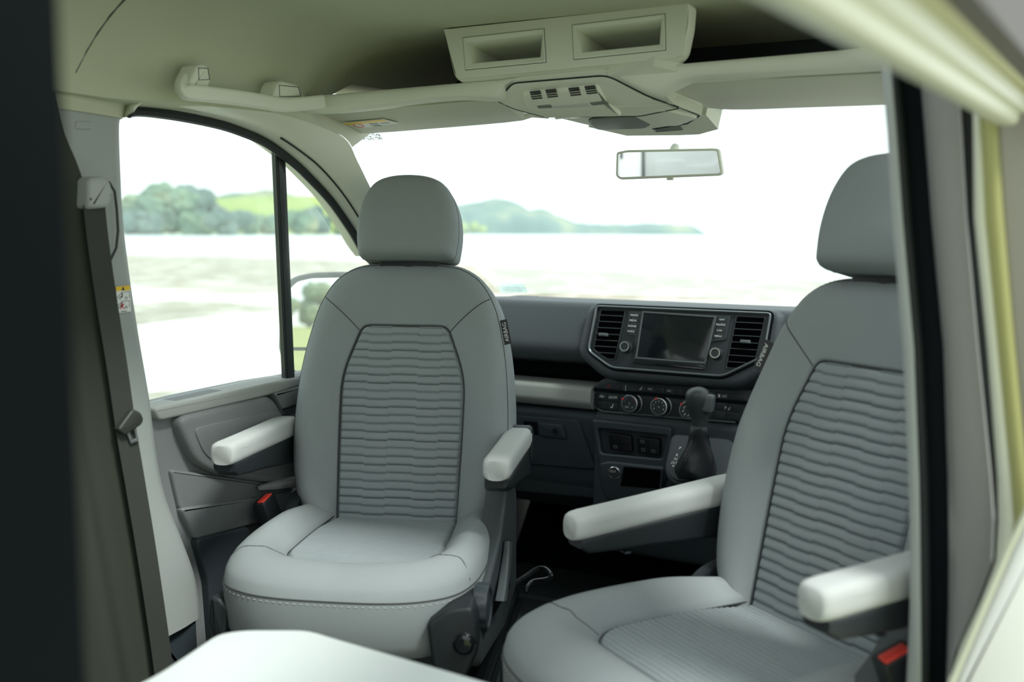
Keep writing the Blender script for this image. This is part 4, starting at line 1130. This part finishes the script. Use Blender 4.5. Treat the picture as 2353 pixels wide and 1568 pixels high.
# panel built as a sheet with two openings
g = G()
ub = [p[0] for p in pan]; 
def panel_piece(pts): return G().extr(PP, PP.px(pts), -0.02, 0.0).done
top_ = [(1020, 68), (1582, 8), (1578, 26), (1314, 57), (1063, 86), (1024, 90)]
panel_o = G()
panel_o.extr(PP, PP.px([(1020, 68), (1300, 38), (1582, 8), (1580, 25), (1529, 31), (1314, 57), (1251, 65), (1063, 86), (1026, 90)]), -0.015, 0.0, 0.0)
panel_o.extr(PP, PP.px([(1026, 90), (1063, 86), (1069, 162), (1046, 165)]), -0.015, 0.0)
panel_o.extr(PP, PP.px([(1046, 165), (1069, 162), (1256, 144), (1318, 138), (1531, 116), (1570, 112), (1566, 126), (1552, 133), (1300, 158), (1060, 181), (1050, 178)]), -0.015, 0.0)
panel_o.extr(PP, PP.px([(1251, 65), (1314, 57), (1318, 138), (1256, 144)]), -0.015, 0.0)
panel_o.extr(PP, PP.px([(1529, 31), (1580, 25), (1570, 112), (1531, 116)]), -0.015, 0.0)
slots = panel_o.done('slot_panel', 'trim_light', shelf, True, 20)
pan_in = pan
G().loft([[PP.p(u, v, w) for u, v in (inset(ccw(pan_in), d))] for d, w in ((0.0, -0.004), (-0.004, -0.010), (-0.006, -0.03))], True).done('panel_edge', 'trim_light', slots, True, 60)
for so_, si_ in ((so1, si1), (so2, si2)):
    O_, I_ = ccw(PP.px(so_)), ccw(PP.px(si_))
    t_ = G().loft([[PP.p(u, v, w) for u, v in P_] for P_, w in ((inset(O_, 0.0012), -0.004), (inset(O_, 0.0012), 0.0015), (inset(O_, 0.003), 0.0025), (inset(I_, -0.002), -0.001), (I_, -0.004), (inset(I_, 0.003), -0.05), (inset(I_, 0.006), -0.15))], True, False, True).done('storage_slot', 'trim_light', shelf, True, 30)
    G().frame(PP, O_, inset(O_, 0.0014), -0.012, 0.0004).done('slot_gap', 'rubber', t_)
# reading light console under the shelf: a sloped rear facet and a flatter front one
PO = Plane(at(1290, 181, y=1.850), (1, 0, 0), (0, -0.88, 0.48))
cons = round_poly(PO.px([(1143, 229), (1180, 190), (1395, 172), (1490, 221), (1560, 246), (1470, 264), (1250, 266), (1180, 247)]), [0.008, 0.012, 0.02, 0.02, 0.005, 0.01, 0.01, 0.01], 4)
console = G().extr(PO, cons, -0.03, 0.004, 0.003).done('light_console', 'trim_light', shelf)
G().tube([PO.p(u, v, 0.002) for u, v in inset(ccw(cons), -0.0012)], 0.0018, 6, True).done('console_gap', 'rubber', console)
und = PO.px([(1395, 172), (1500, 150), (1590, 172), (1545, 200), (1530, 218), (1548, 238), (1612, 264), (1560, 246), (1490, 221)])
G().extr(PO, und, -0.02, 0.001).done('shelf_underside', 'trim_light', shelf)
blk = round_poly(PO.px([(1203, 207), (1376, 190), (1398, 232), (1426, 250), (1430, 258), (1256, 262), (1215, 240)]), 0.006, 3)
bk = G().extr(PO, blk, 0.0, 0.012, 0.005).done('grille_block', 'trim_light', shelf)
PB = PO.up(0.012)
for (x0, y0) in ((1217, 211), (1253, 207), (1306, 203), (1343, 199)):
    for k in range(4):
        a, b = x0 + k * 1.6, y0 + k * 4.9
        G().extr(PB, PB.px([(a, b), (a + 24, b - 2.5), (a + 25, b + 0.4), (a + 0.6, b + 2.9)]), -0.001, 0.0006).done('grille_slot', 'label_black', bk)
for pts, m_ in (([(1233, 243), (1265, 240), (1270, 247), (1238, 249)], 'lens_grey'), ([(1354, 236), (1390, 231), (1400, 238), (1362, 242)], 'lens_grey'), ([(1268, 243), (1350, 235), (1357, 243), (1272, 249)], 'lens_white2')):
    G().extr(PB, round_poly(PB.px(pts), 0.003, 2), -0.001, 0.001, 0.0004).done('reading_light', m_, bk)
PO2 = Plane(at(1345, 262, y=1.965), (1, 0, 0), (0, -0.985, 0.17))
cons2 = round_poly(PO2.px([(1225, 252), (1440, 246), (1540, 240), (1614, 266), (1580, 284), (1490, 300), (1400, 299), (1345, 287), (1250, 264)]), 0.01, 4)
front = G().extr(PO2, cons2, -0.03, 0.0, 0.004).done('console_front', 'trim_light', shelf)
for (x0, y0, w_, m_) in ((1272, 262, 20, 'trim_light'), (1296, 260, 36, 'lens_white'), (1338, 257, 18, 'lens_grey'), (1360, 256, 26, 'lens_white'), (1392, 254, 22, 'trim_light')):
    G().extr(PO2, round_poly(PO2.px([(x0, y0), (x0 + w_, y0 - 1.5), (x0 + w_ + 3, y0 + 5), (x0 + 5, y0 + 7)]), 0.002, 2), 0.0, 0.006, 0.002).done('switch', m_, front)
lidp = round_poly(PO2.px([(1352, 271), (1482, 260), (1496, 272), (1488, 291), (1376, 295), (1362, 288)]), 0.02, 4)
G().extr(PO2, lidp, -0.004, 0.005, 0.003).done('storage_lid', 'lens_grey', front)
G().tube([PO2.p(u, v, 0.001) for u, v in inset(ccw(lidp), -0.001)], 0.0014, 5, True).done('lid_gap', 'rubber', front)
G().tube([PO2.p(*PO2.uv(*p), 0.001) for p in [(1500, 226), (1560, 246), (1608, 265), (1580, 283), (1500, 296)]], 0.0014, 5).done('console_gap', 'rubber', front)
# arms of the console and the block at the windscreen top
arm_ = round_poly(PO2.px([(1445, 256), (1520, 246), (1606, 266), (1560, 284), (1505, 286)]), 0.012, 4)
G().extr(PO2, arm_, 0.0, 0.006, 0.004).done('console_wing', 'trim_light', front)
hb = [at(px, py, y=y) for px, py, y in [(1352, 292, 2.20), (1440, 312, 2.22), (1560, 311, 2.22), (1606, 309, 2.20), (1650, 297, 2.18), (1622, 264, 2.12), (1500, 262, 2.12), (1380, 272, 2.12)]]
top_h = [p + np.array((0, 0.03, 0.05)) for p in hb]
G().loft([hb, top_h], True, True, True).done('sensor_cover', 'trim_light', shelf, True, 30)
plq = Plane(at(1545, 293, y=2.15), (1, 0, 0), (0, -0.9, 0.3))
G().extr(plq, round_poly(plq.px([(1505, 292), (1565, 286), (1572, 294), (1508, 299)]), 0.003, 2), 0.002, 0.006, 0.001).done('airbag_plaque', 'lens_grey', front)
text('AIRBAG', 0.010, plq.up(0.006), *plq.uv(1520, 295), 'print_grey', front)

# sun visors
def visor(label, pts_top, pts_bot, y0, y1, extra=None, nm='sun_visor'):
    c0 = at(*pts_top[len(pts_top) // 2], y=y0)
    t_ = thing('sun_visor', label, 'sun visor', tuple(c0), 'sun visors')
    L = []
    for a, b in zip(pts_top, pts_bot):
        p, q = at(*a, y=y0), at(*b, y=y1)
        d_ = (q - p); n_ = np.array((0, -d_[2], d_[1])); n_ = -n_ / np.linalg.norm(n_) if n_[2] > 0 else n_ / np.linalg.norm(n_)
        k = 0.009
        L.append([p + d_ * 0.02 - n_ * k * 0.4, p + n_ * k * 0.5, p + d_ * 0.06 + n_ * k, p + d_ * 0.5 + n_ * k * 1.2, p + d_ * 0.94 + n_ * k, q + n_ * k * 0.2, q - n_ * k * 0.6, p + d_ * 0.9 - n_ * k, p + d_ * 0.1 - n_ * k])
    body = G().loft(spline_loops(L, 4), True, True, True).done('visor_pad', 'visor_cloth', t_, True, 60)
    return t_, body
vl, vlb = visor('light fabric sun visor with yellow warning label above the left cab door', [(702, 262), (740, 256), (860, 246), (1000, 236), (1100, 228), (1160, 229)], [(706, 270), (765, 291), (830, 302), (1000, 290), (1150, 277), (1205, 268)], 1.90, 2.06)
G().tube([at(1150, 277, y=2.06), at(1200, 271, y=2.07), at(1222, 264, y=2.09), at(1260, 267, y=2.12)], 0.006, 8).done('visor_clip', 'trim_light', vl)
vr, vrb = visor('light fabric sun visor beside the overhead light console', [(1545, 196), (1575, 186), (1700, 178), (1850, 172), (2025, 163), (2110, 160)], [(1560, 212), (1600, 235), (1680, 246), (1850, 241), (2025, 235), (2110, 231)], 1.90, 2.06)
G().tube([at(1655, 246, y=2.06), at(1690, 240, y=2.065), at(1715, 240, y=2.065), at(1745, 243, y=2.06)], 0.006, 8).done('visor_clip', 'trim_light', vr)
# warning label on the left visor
vp, vq = at(850, 247, y=1.90), at(850, 301, y=2.06)
vd = vq - vp
PV = Plane((vp + vq) / 2, (1, 0, 0), -vd)
PV = PV.up(0.0135 if PV.ez[2] < 0 else -0.0135)
lab = G().extr(PV, PV.px([(786, 283), (880, 274), (915, 283), (835, 293)]), -0.001, 0.001).done('warning_label', 'label_white', vl)
G().extr(PV, PV.px([(786, 283), (880, 274), (890, 277), (800, 286.5)]), 0.001, 0.0016).done('label_header', 'label_yellow', lab)
cu, cv = PV.uv(824, 287.5)
rr_ = [(cu + 0.014 * math.cos(2 * math.pi * k / 24), cv + 0.014 * math.sin(2 * math.pi * k / 24)) for k in range(24)]
G().frame(PV.up(0.001), rr_, inset(rr_, 0.003), 0, 0.0006).done('prohibition_ring', 'print_red', lab)
for k, (x_, y_) in enumerate([(858, 283), (862, 286), (868, 288), (885, 282)]):
    u, v = PV.uv(x_, y_)
    G().extr(PV.up(0.001), rect(u - 0.012, v - 0.0012, u + 0.012, v + 0.0012), 0, 0.0006).done('label_line', 'print_grey', lab)

# grab handle on the roof side
gh = thing('grab_handle', 'pale grab handle on the roof edge above the left cab door', 'grab handle', tuple(at(540, 230, x=-1.47)))
path = [(424, 185), (420, 200), (432, 212), (470, 216), (540, 224), (600, 233), (650, 241), (700, 238), (740, 234)]
xs = [-1.49, -1.475, -1.465, -1.46, -1.46, -1.46, -1.46, -1.45, -1.44]
cp = spline([at(*p, x=x) for p, x in zip(path, xs)], 5)
L = []
for i, p in enumerate(cp):
    t_ = cp[min(i + 1, len(cp) - 1)] - cp[max(i - 1, 0)]; t_ = t_ / np.linalg.norm(t_)
    n_ = np.cross(t_, (1, 0, 0)); n_ /= np.linalg.norm(n_); w_ = np.cross(t_, n_)
    L.append([p + n_ * a + w_ * b for a, b in round_poly(rect(-0.015, -0.010, 0.015, 0.010), 0.007, 3)])
G().loft(L, True, True, True).done('handle_bar', 'trim_light', gh, True, 60)
for pts, x_ in (([(430, 192), (448, 150), (462, 147), (476, 153), (481, 186), (470, 210), (432, 212)], -1.475), ([(622, 222), (634, 190), (644, 185), (684, 196), (690, 224), (660, 240), (630, 238)], -1.465)):
    pm = Plane((x_, 0, 0), (0, 1, 0), (0, 0, 1))
    f_ = G().extr(pm, round_poly(pm.px(pts), 0.006, 3), -0.035, 0.006, 0.006).done('handle_mount', 'trim_light', gh)
    ins = [(pts[1][0] + 2, pts[1][1] + 6), (pts[3][0] - 3, pts[3][1] + 4), (pts[4][0] - 4, pts[4][1] - 2), (pts[1][0] + 3, pts[4][1] - 1)]
    G().frame(pm.up(0.006), pm.px(ins), inset(ccw(pm.px(ins)), 0.0012) if area2(pm.px(ins)) > 0 else inset(ccw(pm.px(ins)), 0.0012), -0.001, 0.0006).done('screw_cover_gap', 'rubber', f_)

# interior mirror
PM = Plane(at(1537, 377, y=2.25), (1, 0.10, 0), (0, -0.055, 1))
mo = round_poly(PM.px([(1416, 350), (1440, 345), (1640, 341), (1652, 343), (1661, 398), (1653, 404), (1425, 413), (1414, 405)]), 0.006, 4)
rm = thing('rear_view_mirror', 'slim interior rear view mirror on the windscreen', 'mirror', tuple(PM.p(0, 0, -0.03)))
G().extr(PM, mo, -0.022, 0.0, 0.004, True).done('mirror_housing', 'trim_light', rm)
G().extr(PM, inset(ccw(mo), 0.0055), -0.001, 0.0012).done('mirror_face', 'mirror_glass', rm, False)
G().tube([PM.p(0, 0.01, -0.02), PM.p(0.0, 0.030, -0.040), PM.p(0, 0.040, -0.060)], 0.010, 10).done('mirror_stem', 'trim_light', rm)
G().box(tuple(PM.p(*PM.uv(1539, 411), -0.004)), (0.016, 0.008, 0.006), 0.002).done('dimming_lever', 'trim_light', rm)

# ================================================================== BELT, CURTAIN, PANEL, TABLE
belt = thing('seat_belt', 'dark seat belt with metal latch hanging along the left centre pillar', 'seat belt', tuple(at(385, 1500, x=-1.55)))
bc = [at(px, py, x=-1.525) for px, py in [(216, 470), (226, 560), (246, 700), (270, 850), (290, 990), (312, 1120), (340, 1290), (372, 1510), (380, 1600)]]
def ribbon(pts, w, th, dirv):
    L = []
    for i, p in enumerate(pts):
        t_ = pts[min(i + 1, len(pts) - 1)] - pts[max(i - 1, 0)]; t_ /= np.linalg.norm(t_)
        s_ = np.array(dirv, float); s_ = s_ - t_ * (s_ @ t_); s_ /= np.linalg.norm(s_); n_ = np.cross(t_, s_)
        L.append([p + s_ * a + n_ * b for a, b in ((-w / 2, -th / 2), (w / 2, -th / 2), (w / 2, th / 2), (-w / 2, th / 2))])
    return L
G().loft(ribbon(spline(bc, 4), 0.046, 0.0016, (0, 1, 0)), True, True, True).done('webbing', 'webbing', belt, True, 40)
pr_ = Plane((-1.532, 0, 0), (0, 1, 0), (0, 0, 1))
dr = G().extr(pr_, round_poly(pr_.px([(186, 410), (222, 404), (240, 420), (243, 455), (232, 478), (186, 482)]), 0.010, 4), -0.045, 0.022, 0.010).done('belt_anchor', 'trim_grey', belt)
G().tube([pr_.p(*pr_.uv(*p), 0.018) for p in [(190, 458), (215, 462), (236, 448)]], 0.0035, 6).done('anchor_gap', 'seam', dr)
G().extr(pr_, round_poly(pr_.px([(255, 985), (290, 938), (308, 945), (316, 962), (310, 975), (270, 1000)]), 0.006, 3), 0.006, 0.020, 0.005).done('latch_plate', 'belt_plastic', belt)
to_, ti_ = pr_.px([(276, 985), (300, 978), (308, 1012), (290, 1018)]), pr_.px([(286, 989), (297, 986), (302, 1006), (293, 1010)])
G().frame(pr_, to_, ti_, 0.010, 0.014, 0.0006).done('latch_tongue', 'satin_silver', belt)

# dark curtain gathered behind the pillar
cx = []
for k in range(61):
    t_ = k / 60
    cx.append(t_)
L = []
for z_, e_px, e_py in ((1.44, 128, 215), (1.34, 150, 310), (1.26, 186, 400), (1.10, 214, 520), (0.90, 244, 720), (0.75, 268, 880), (0.55, 304, 1110), (0.35, 345, 1340), (0.12, 390, 1600)):
    e_ = at(e_px, e_py, x=-1.56)
    row = []
    for t_ in cx:
        y_ = e_[1] - 0.012 - t_ * 0.55
        row.append(np.array((-1.552 + 0.010 * math.sin(t_ * 34 + 0.6 * e_[2]) + 0.05 * t_, y_, e_[2])))
    L.append(row)
L = spline_loops(L, 3)
back_l = [[p + np.array((-0.004, 0, 0)) for p in r_] for r_ in L]
g = G().loft([r_ + b_[::-1] for r_, b_ in zip(L, back_l)], True, True, True)
tag(g.done('curtain', 'curtain', None, True, 60), 'dark curtain gathered behind the left pillar and seat belt', 'curtain')

# dark furniture panel beside the camera
e1, e2 = at(182, 784, d=0.52), at(-380, 784, d=0.38)
e1, e2 = e1[:2], e2[:2]
ed = (e2 - e1) / np.linalg.norm(e2 - e1); en = np.array((ed[1], -ed[0])) * 0.02
foot = round_poly([tuple(e1), tuple(e2), tuple(e2 + en), tuple(e1 + en)], 0.009, 4)
fp = G().extr(Plane((0, 0, 0), (1, 0, 0), (0, 1, 0)), foot, 0.001, 1.595).done('furniture_panel', 'panel_dark')
tag(fp, 'tall near-black furniture panel upright between the white table and the curtain', 'panel')

# table
TZ = 0.60
tp = [at(*p, z=TZ) for p in [(362, 1548), (420, 1510), (500, 1456), (560, 1447), (708, 1447), (760, 1463), (1010, 1535), (1180, 1584)]]
poly = [(p[0], p[1]) for p in tp]
poly = poly + [(-0.50, 0.62), (-0.98, 0.55)]
tbl = thing('table', 'white table top with chamfered corners in front of the left seat', 'table', (-0.85, 0.85, 0.0))
PT = Plane((0, 0, TZ), (1, 0, 0), (0, 1, 0))
G().extr(PT, round_poly(poly, 0.02, 3), -0.026, 0.0, 0.005, True).done('table_top', 'table_white', tbl)
G().tube([(-0.85, 0.85, 0.0), (-0.85, 0.85, TZ - 0.026)], 0.03, 16).done('table_leg', 'satin_silver', tbl)
G().lathe(Plane((-0.85, 0.85, 0), (1, 0, 0), (0, 1, 0)), (0, 0), [(0.11, 0.0), (0.11, 0.01), (0.04, 0.02)], 28).done('table_foot', 'satin_silver', tbl)

# ================================================================== LABELS
px_l = Plane((-1.5865, 0, 0), (0, 1, 0), (0, 0, 1))
ps_ = PL_ = None
def wall_pt_plane(px, py, xg): return Plane((xg, 0, 0), (0, 1, 0), (0, 0, 1))
# sticker on the pillar: follows the pillar's surface
st_c = at(284, 690, x=-1.592)
PK = Plane(st_c, (-0.14, 1, 0), (0, 0, 1))
sk_ = tag(G().extr(PK, PK.px([(266, 659), (298, 656), (300, 716), (268, 720)]), 0.0, 0.0012).done('warning_sticker', 'label_white'), 'white and yellow seat warning sticker on the left pillar', 'sticker')
pk2 = PK.up(0.0012)
G().extr(pk2, pk2.px([(266, 659), (298, 656), (298.4, 667), (266.4, 669.5)]), 0.0, 0.0006).done('sticker_header', 'label_yellow', sk_)
G().extr(pk2, pk2.px([(282, 658.5), (286, 667), (278.5, 667.5)]), 0.0006, 0.0010).done('warning_triangle', 'label_black', sk_)
for oy, cross in ((0, False), (21, True)):
    van = [(269, 686), (270, 682), (276, 677), (280, 672), (297, 670), (297.5, 685)]
    g = G().tube([pk2.p(*pk2.uv(x, y + oy), 0.0003) for x, y in van], 0.0005, 4)
    for wx in (275.5, 289.5):
        g.tube([pk2.p(*pk2.uv(wx + 2.6 * math.cos(q), 685 + oy + 2.6 * math.sin(q)), 0.0003) for q in [2 * math.pi * k / 12 for k in range(12)]], 0.0005, 4, True)
    g.tube([pk2.p(*pk2.uv(x, y + oy), 0.0003) for x, y in [(280, 674), (281, 682), (277, 683)]], 0.0013, 4)
    g.done('van_drawing', 'label_black', sk_)
g = G()
g.tube([pk2.p(*pk2.uv(x, y), 0.0006) for x, y in [(276, 698), (285, 710)]], 0.0009, 4)
g.tube([pk2.p(*pk2.uv(x, y), 0.0006) for x, y in [(285, 698), (276, 710)]], 0.0009, 4)
g.done('red_cross', 'print_red', sk_)
G().extr(pk2, pk2.px([(278, 715), (291, 714), (291, 716), (278, 717)]), 0, 0.0004).done('label_line', 'print_grey', sk_)
# sticker inside the windscreen, seen from behind
PW = Plane(at(1180, 660, y=3.10), (1, 0, 0), (0, -0.9, 0.44))
ws_ = tag(G().extr(PW, round_poly(PW.px([(1146, 652), (1204, 653), (1213, 672), (1150, 673)]), 0.004, 2), 0, 0.0006).done('windscreen_sticker', 'sticker_film'), 'small grey service sticker at the foot of the windscreen', 'sticker')
text('Roadside Assistance', 0.0145, PW.up(0.0012), *PW.uv(1176, 660), 'print_grey', ws_)
text('0800 877 600', 0.0145, PW.up(0.0012), *PW.uv(1178, 666), 'print_grey', ws_)

# ================================================================== SIDE MIRROR
sm_ = thing('side_mirror', 'black side mirror outside the left cab door window', 'side mirror', (-1.80, 2.30, 0.80))
fwd = np.array((-0.10, 1.0, 0.0)); fwd /= np.linalg.norm(fwd)
PQ = Plane(at(705, 740, x=-1.93), (1, 0.10, 0), (0, 0.047, 1))
mh = round_poly(PQ.px([(640, 660), (665, 636), (710, 626), (800, 624), (800, 868), (690, 868), (652, 856), (640, 835), (636, 780)]), 0.03, 5)
hs_ = G().extr(PQ, mh, -0.11, 0.0, 0.02, True).done('mirror_housing', 'frame_dark', sm_)
G().extr(PQ, round_poly(PQ.px([(628, 800), (632, 700), (645, 670), (650, 850), (640, 850)]), 0.01, 3), -0.14, -0.02, 0.01).done('mirror_shell', 'frame_dark', sm_)
PQm = PQ.up(0.0)
PQt = Plane(PQ.p(0, 0, 0.002), (1, 0.22, 0), (0, 0.06, 1))
G().extr(PQ, round_poly(PQ.px([(664, 668), (684, 648), (716, 640), (790, 638), (790, 798), (664, 798)]), 0.012, 4), 0.0, 0.003).done('mirror_face', 'mirror_glass', sm_, False)
G().extr(PQ, round_poly(PQ.px([(666, 806), (790, 806), (790, 855), (690, 856), (668, 845)]), 0.01, 4), 0.0, 0.003).done('wide_angle_mirror', 'mirror_glass', sm_, False)
G().tube([PQ.p(*PQ.uv(790, 760), -0.05), (-1.72, 2.36, 0.86)], 0.03, 10).done('mirror_arm', 'frame_dark', sm_)

# ================================================================== CABINETS BEHIND THE CAMERA (seen in the mirror)
cab = thing('overhead_cabinet', 'white overhead cabinet on the back wall, seen in the mirror', 'cabinet', (-0.85, -1.60, 1.00))
G().box((-0.86, -1.58, 1.20), (1.25, 0.34, 0.36), 0.01).done('cabinet_body', 'panel_white', cab)
PCb = Plane((-0.86, -1.41, 1.14), (-1, 0, 0), (0, 0, 1))
for k in (-0.29, 0.29):
    G().extr(PCb, [(k - 0.27, 0.07), (k - 0.10, 0.07), (k - 0.07, 0.035), (k + 0.07, 0.035), (k + 0.10, 0.07), (k + 0.27, 0.07), (k + 0.27, -0.15), (k - 0.27, -0.15)], 0.0, 0.018, 0.003).done('drawer_front', 'panel_white', cab)
tall = thing('tall_cabinet', 'white tall cabinet behind the living area, seen in the mirror', 'cabinet', (-1.5, -1.2, 0.0))
G().box((-1.60, -1.2, 0.70), (0.20, 1.00, 1.39), 0.01).done('cabinet_body', 'panel_white', tall)
G().box((-1.495, -0.75, 1.30), (0.012, 0.02, 0.10), 0.003).done('latch', 'label_black', tall)

# ================================================================== FAR SHORE
def ridge(name, prof, D, depth, m, base=-0.6, seed=1, amp=0.0):
    """long rounded hill: prof = (px, py of its skyline) at distance D"""
    L = []
    P_ = spline([np.array(p, float) for p in prof], 8)
    for p in P_:
        r_ = ray(p[0], p[1]); hd = np.array((r_[0], r_[1], 0)); sc_ = D / np.linalg.norm(hd)
        top = CAM + r_ * sc_; h = max(top[2] - base, 0.3); hd /= np.linalg.norm(hd)
        row = []
        for k in range(15):
            a = math.pi * k / 14
            q = CAM * np.array((1, 1, 0)) + hd * (D - math.cos(a) * depth * (0.3 + 0.7 * min(1, h / 30)))
            zz = base + h * math.sin(a) ** 0.8
            q = np.array((q[0], q[1], zz))
            if amp: q[2] += amp * min(1, h / 15) * noise.noise(Vector((q[0] * 0.03, q[1] * 0.03, seed))) * math.sin(a)
            row.append(q)
        L.append(row)
    return struct(G().loft(L, False).done(name, m, None, True, 80))
ridge('headland', [(700, 500), (830, 484), (950, 474), (1050, 471), (1100, 470), (1160, 465), (1240, 483), (1330, 511), (1420, 518), (1500, 517), (1560, 516), (1598, 522), (1625, 538)], 1300, 90, 'hill_wood', -0.6, 3, 9)
ridge('field_hill', [(180, 500), (300, 478), (420, 466), (500, 455), (600, 451), (700, 450), (800, 456), (900, 480), (980, 505), (1040, 530)], 780, 60, 'field', -0.6, 5, 0)
ridge('far_ridge', [(440, 470), (520, 452), (570, 440), (600, 434), (640, 440), (700, 452), (800, 470)], 1000, 40, 'hill_wood', -0.6, 9, 6)

def blob_tree(label, px, base_py, top_py, D, wpx, m, seed, cat='tree', nm='tree', grp=None, nb=9):
    rng = random.Random(seed)
    r0 = ray(px, base_py); hd = np.array((r0[0], r0[1], 0)); hd /= np.linalg.norm(hd)
    b = CAM * np.array((1, 1, 0)) + hd * D
    k = D / (FPX) * 1.05
    gz = -0.6
    zt = CAM[2] + (534 - top_py) / FPX * D
    h = zt - gz; w = wpx * k
    side = np.array((hd[1], -hd[0], 0))
    t_ = thing(nm, label, cat, (b[0], b[1], gz), grp)
    G().tube([(b[0], b[1], gz), (b[0] + 0.2, b[1], gz + h * 0.5)], [h * 0.03, h * 0.02], 8).done('trunk', 'trunk', t_)
    bm = bmesh.new()
    for i in range(nb):
        f_ = i / max(1, nb - 1)
        ox = rng.uniform(-0.5, 0.5) * w * (0.8 if i else 0.0); oz = gz + h * rng.uniform(0.12, 0.72)
        if i == 0: oz = gz + h * 0.70
        rr = min(w * rng.uniform(0.20, 0.32), h * 0.36)
        rz = min(rr * rng.uniform(0.8, 1.1), zt - oz) if zt > oz else rr * 0.5
        c_ = b + side * ox + hd * rng.uniform(-0.2, 0.2) * w; c_[2] = oz
        ret = bmesh.ops.create_icosphere(bm, subdivisions=3, radius=1.0)
        for v_ in ret['verts']:
            n_ = v_.co.normalized()
            q = 1 + 0.28 * noise.noise(n_ * 2.3 + Vector((seed, i, 0))) + 0.20 * noise.noise(n_ * 6 + Vector((i, seed, 4)))
            v_.co = Vector((c_[0] + n_.x * rr * q, c_[1] + n_.y * rr * q, max(gz, c_[2] + n_.z * max(rz, rr * 0.5) * q)))
    me = bpy.data.meshes.new('crown'); bm.to_mesh(me); bm.free()
    me.materials.append(MAT[m])
    o_ = bpy.data.objects.new('crown', me); COL.objects.link(o_); o_.parent = t_; o_.matrix_parent_inverse = PINV[t_.name]
    return t_
GT = 'trees along the far shore'
for label, px, by, ty, w_, m_, D_ in [
        ('tall rounded tree nearest the left pillar on the far shore', 372, 531, 428, 120, 'bush', 520),
        ('dark broad tree beside the bright field on the far shore', 448, 531, 430, 110, 'bush_dark', 540),
        ('small leafy tree half hidden by the left pillar on the far shore', 305, 531, 450, 80, 'bush', 560),
        ('low dark tree at the water under the tall rounded tree', 325, 531, 490, 90, 'bush_dark', 500),
        ('pale scrub under the broad tree at the water', 430, 531, 492, 120, 'bush', 490)]:
    blob_tree(label, px, by, ty, D_, w_, m_, int(px), grp=GT)
for i, (px, ty, w_, m_) in enumerate([(505, 492, 60, 'bush_dark'), (552, 488, 66, 'bush_dark'), (600, 497, 60, 'bush'), (645, 496, 60, 'bush_dark'), (690, 486, 70, 'bush'), (728, 470, 70, 'bush_dark'), (775, 478, 70, 'bush'), (820, 492, 60, 'bush')]):
    D2_ = 470 + 42 * (i % 4) + 6 * i
    blob_tree('dark shoreline bush below the bright field on the far shore' if m_ == 'bush_dark' else 'light green shoreline bush below the bright field on the far shore', px, 532, ty, D2_, w_, m_, 50 + i, 'bush', 'shore_bush', 'bushes along the far shore', 7)
blob_tree('pale yellow bush at the foot of the wooded headland', 1090, 540, 510, 900, 70, 'field', 77, 'bush', 'shore_bush', None, 7)
# trees behind the van, reflected in the side mirror
for i, (x, y, h_) in enumerate([(-44.5, -78, 4.6), (-46.8, -75, 3.6)]):
    t_ = thing('tree', 'larger green tree on the grass behind the van, seen in the side mirror' if i == 0 else 'smaller green tree on the grass behind the van, seen in the side mirror', 'tree', (x, y, -0.6), 'trees behind the van')
    G().tube([(x, y, -0.6), (x, y, h_ * 0.5)], 0.25, 8).done('trunk', 'trunk', t_)
    bm = bmesh.new()
    for q in range(7):
        ret = bmesh.ops.create_icosphere(bm, subdivisions=3, radius=1.0)
        c_ = Vector((x + random.uniform(-1.2, 1.2), y + random.uniform(-1.0, 1.0), h_ * random.uniform(0.08, 0.62)))
        for v_ in ret['verts']:
            n_ = v_.co.normalized(); v_.co = c_ + n_ * (h_ * 0.2) * (1 + 0.35 * noise.noise(n_ * 3 + Vector((q, i, 1))))
    me = bpy.data.meshes.new('crown'); bm.to_mesh(me); bm.free(); me.materials.append(MAT['bush'])
    o_ = bpy.data.objects.new('crown', me); COL.objects.link(o_); o_.parent = t_; o_.matrix_parent_inverse = PINV[t_.name]
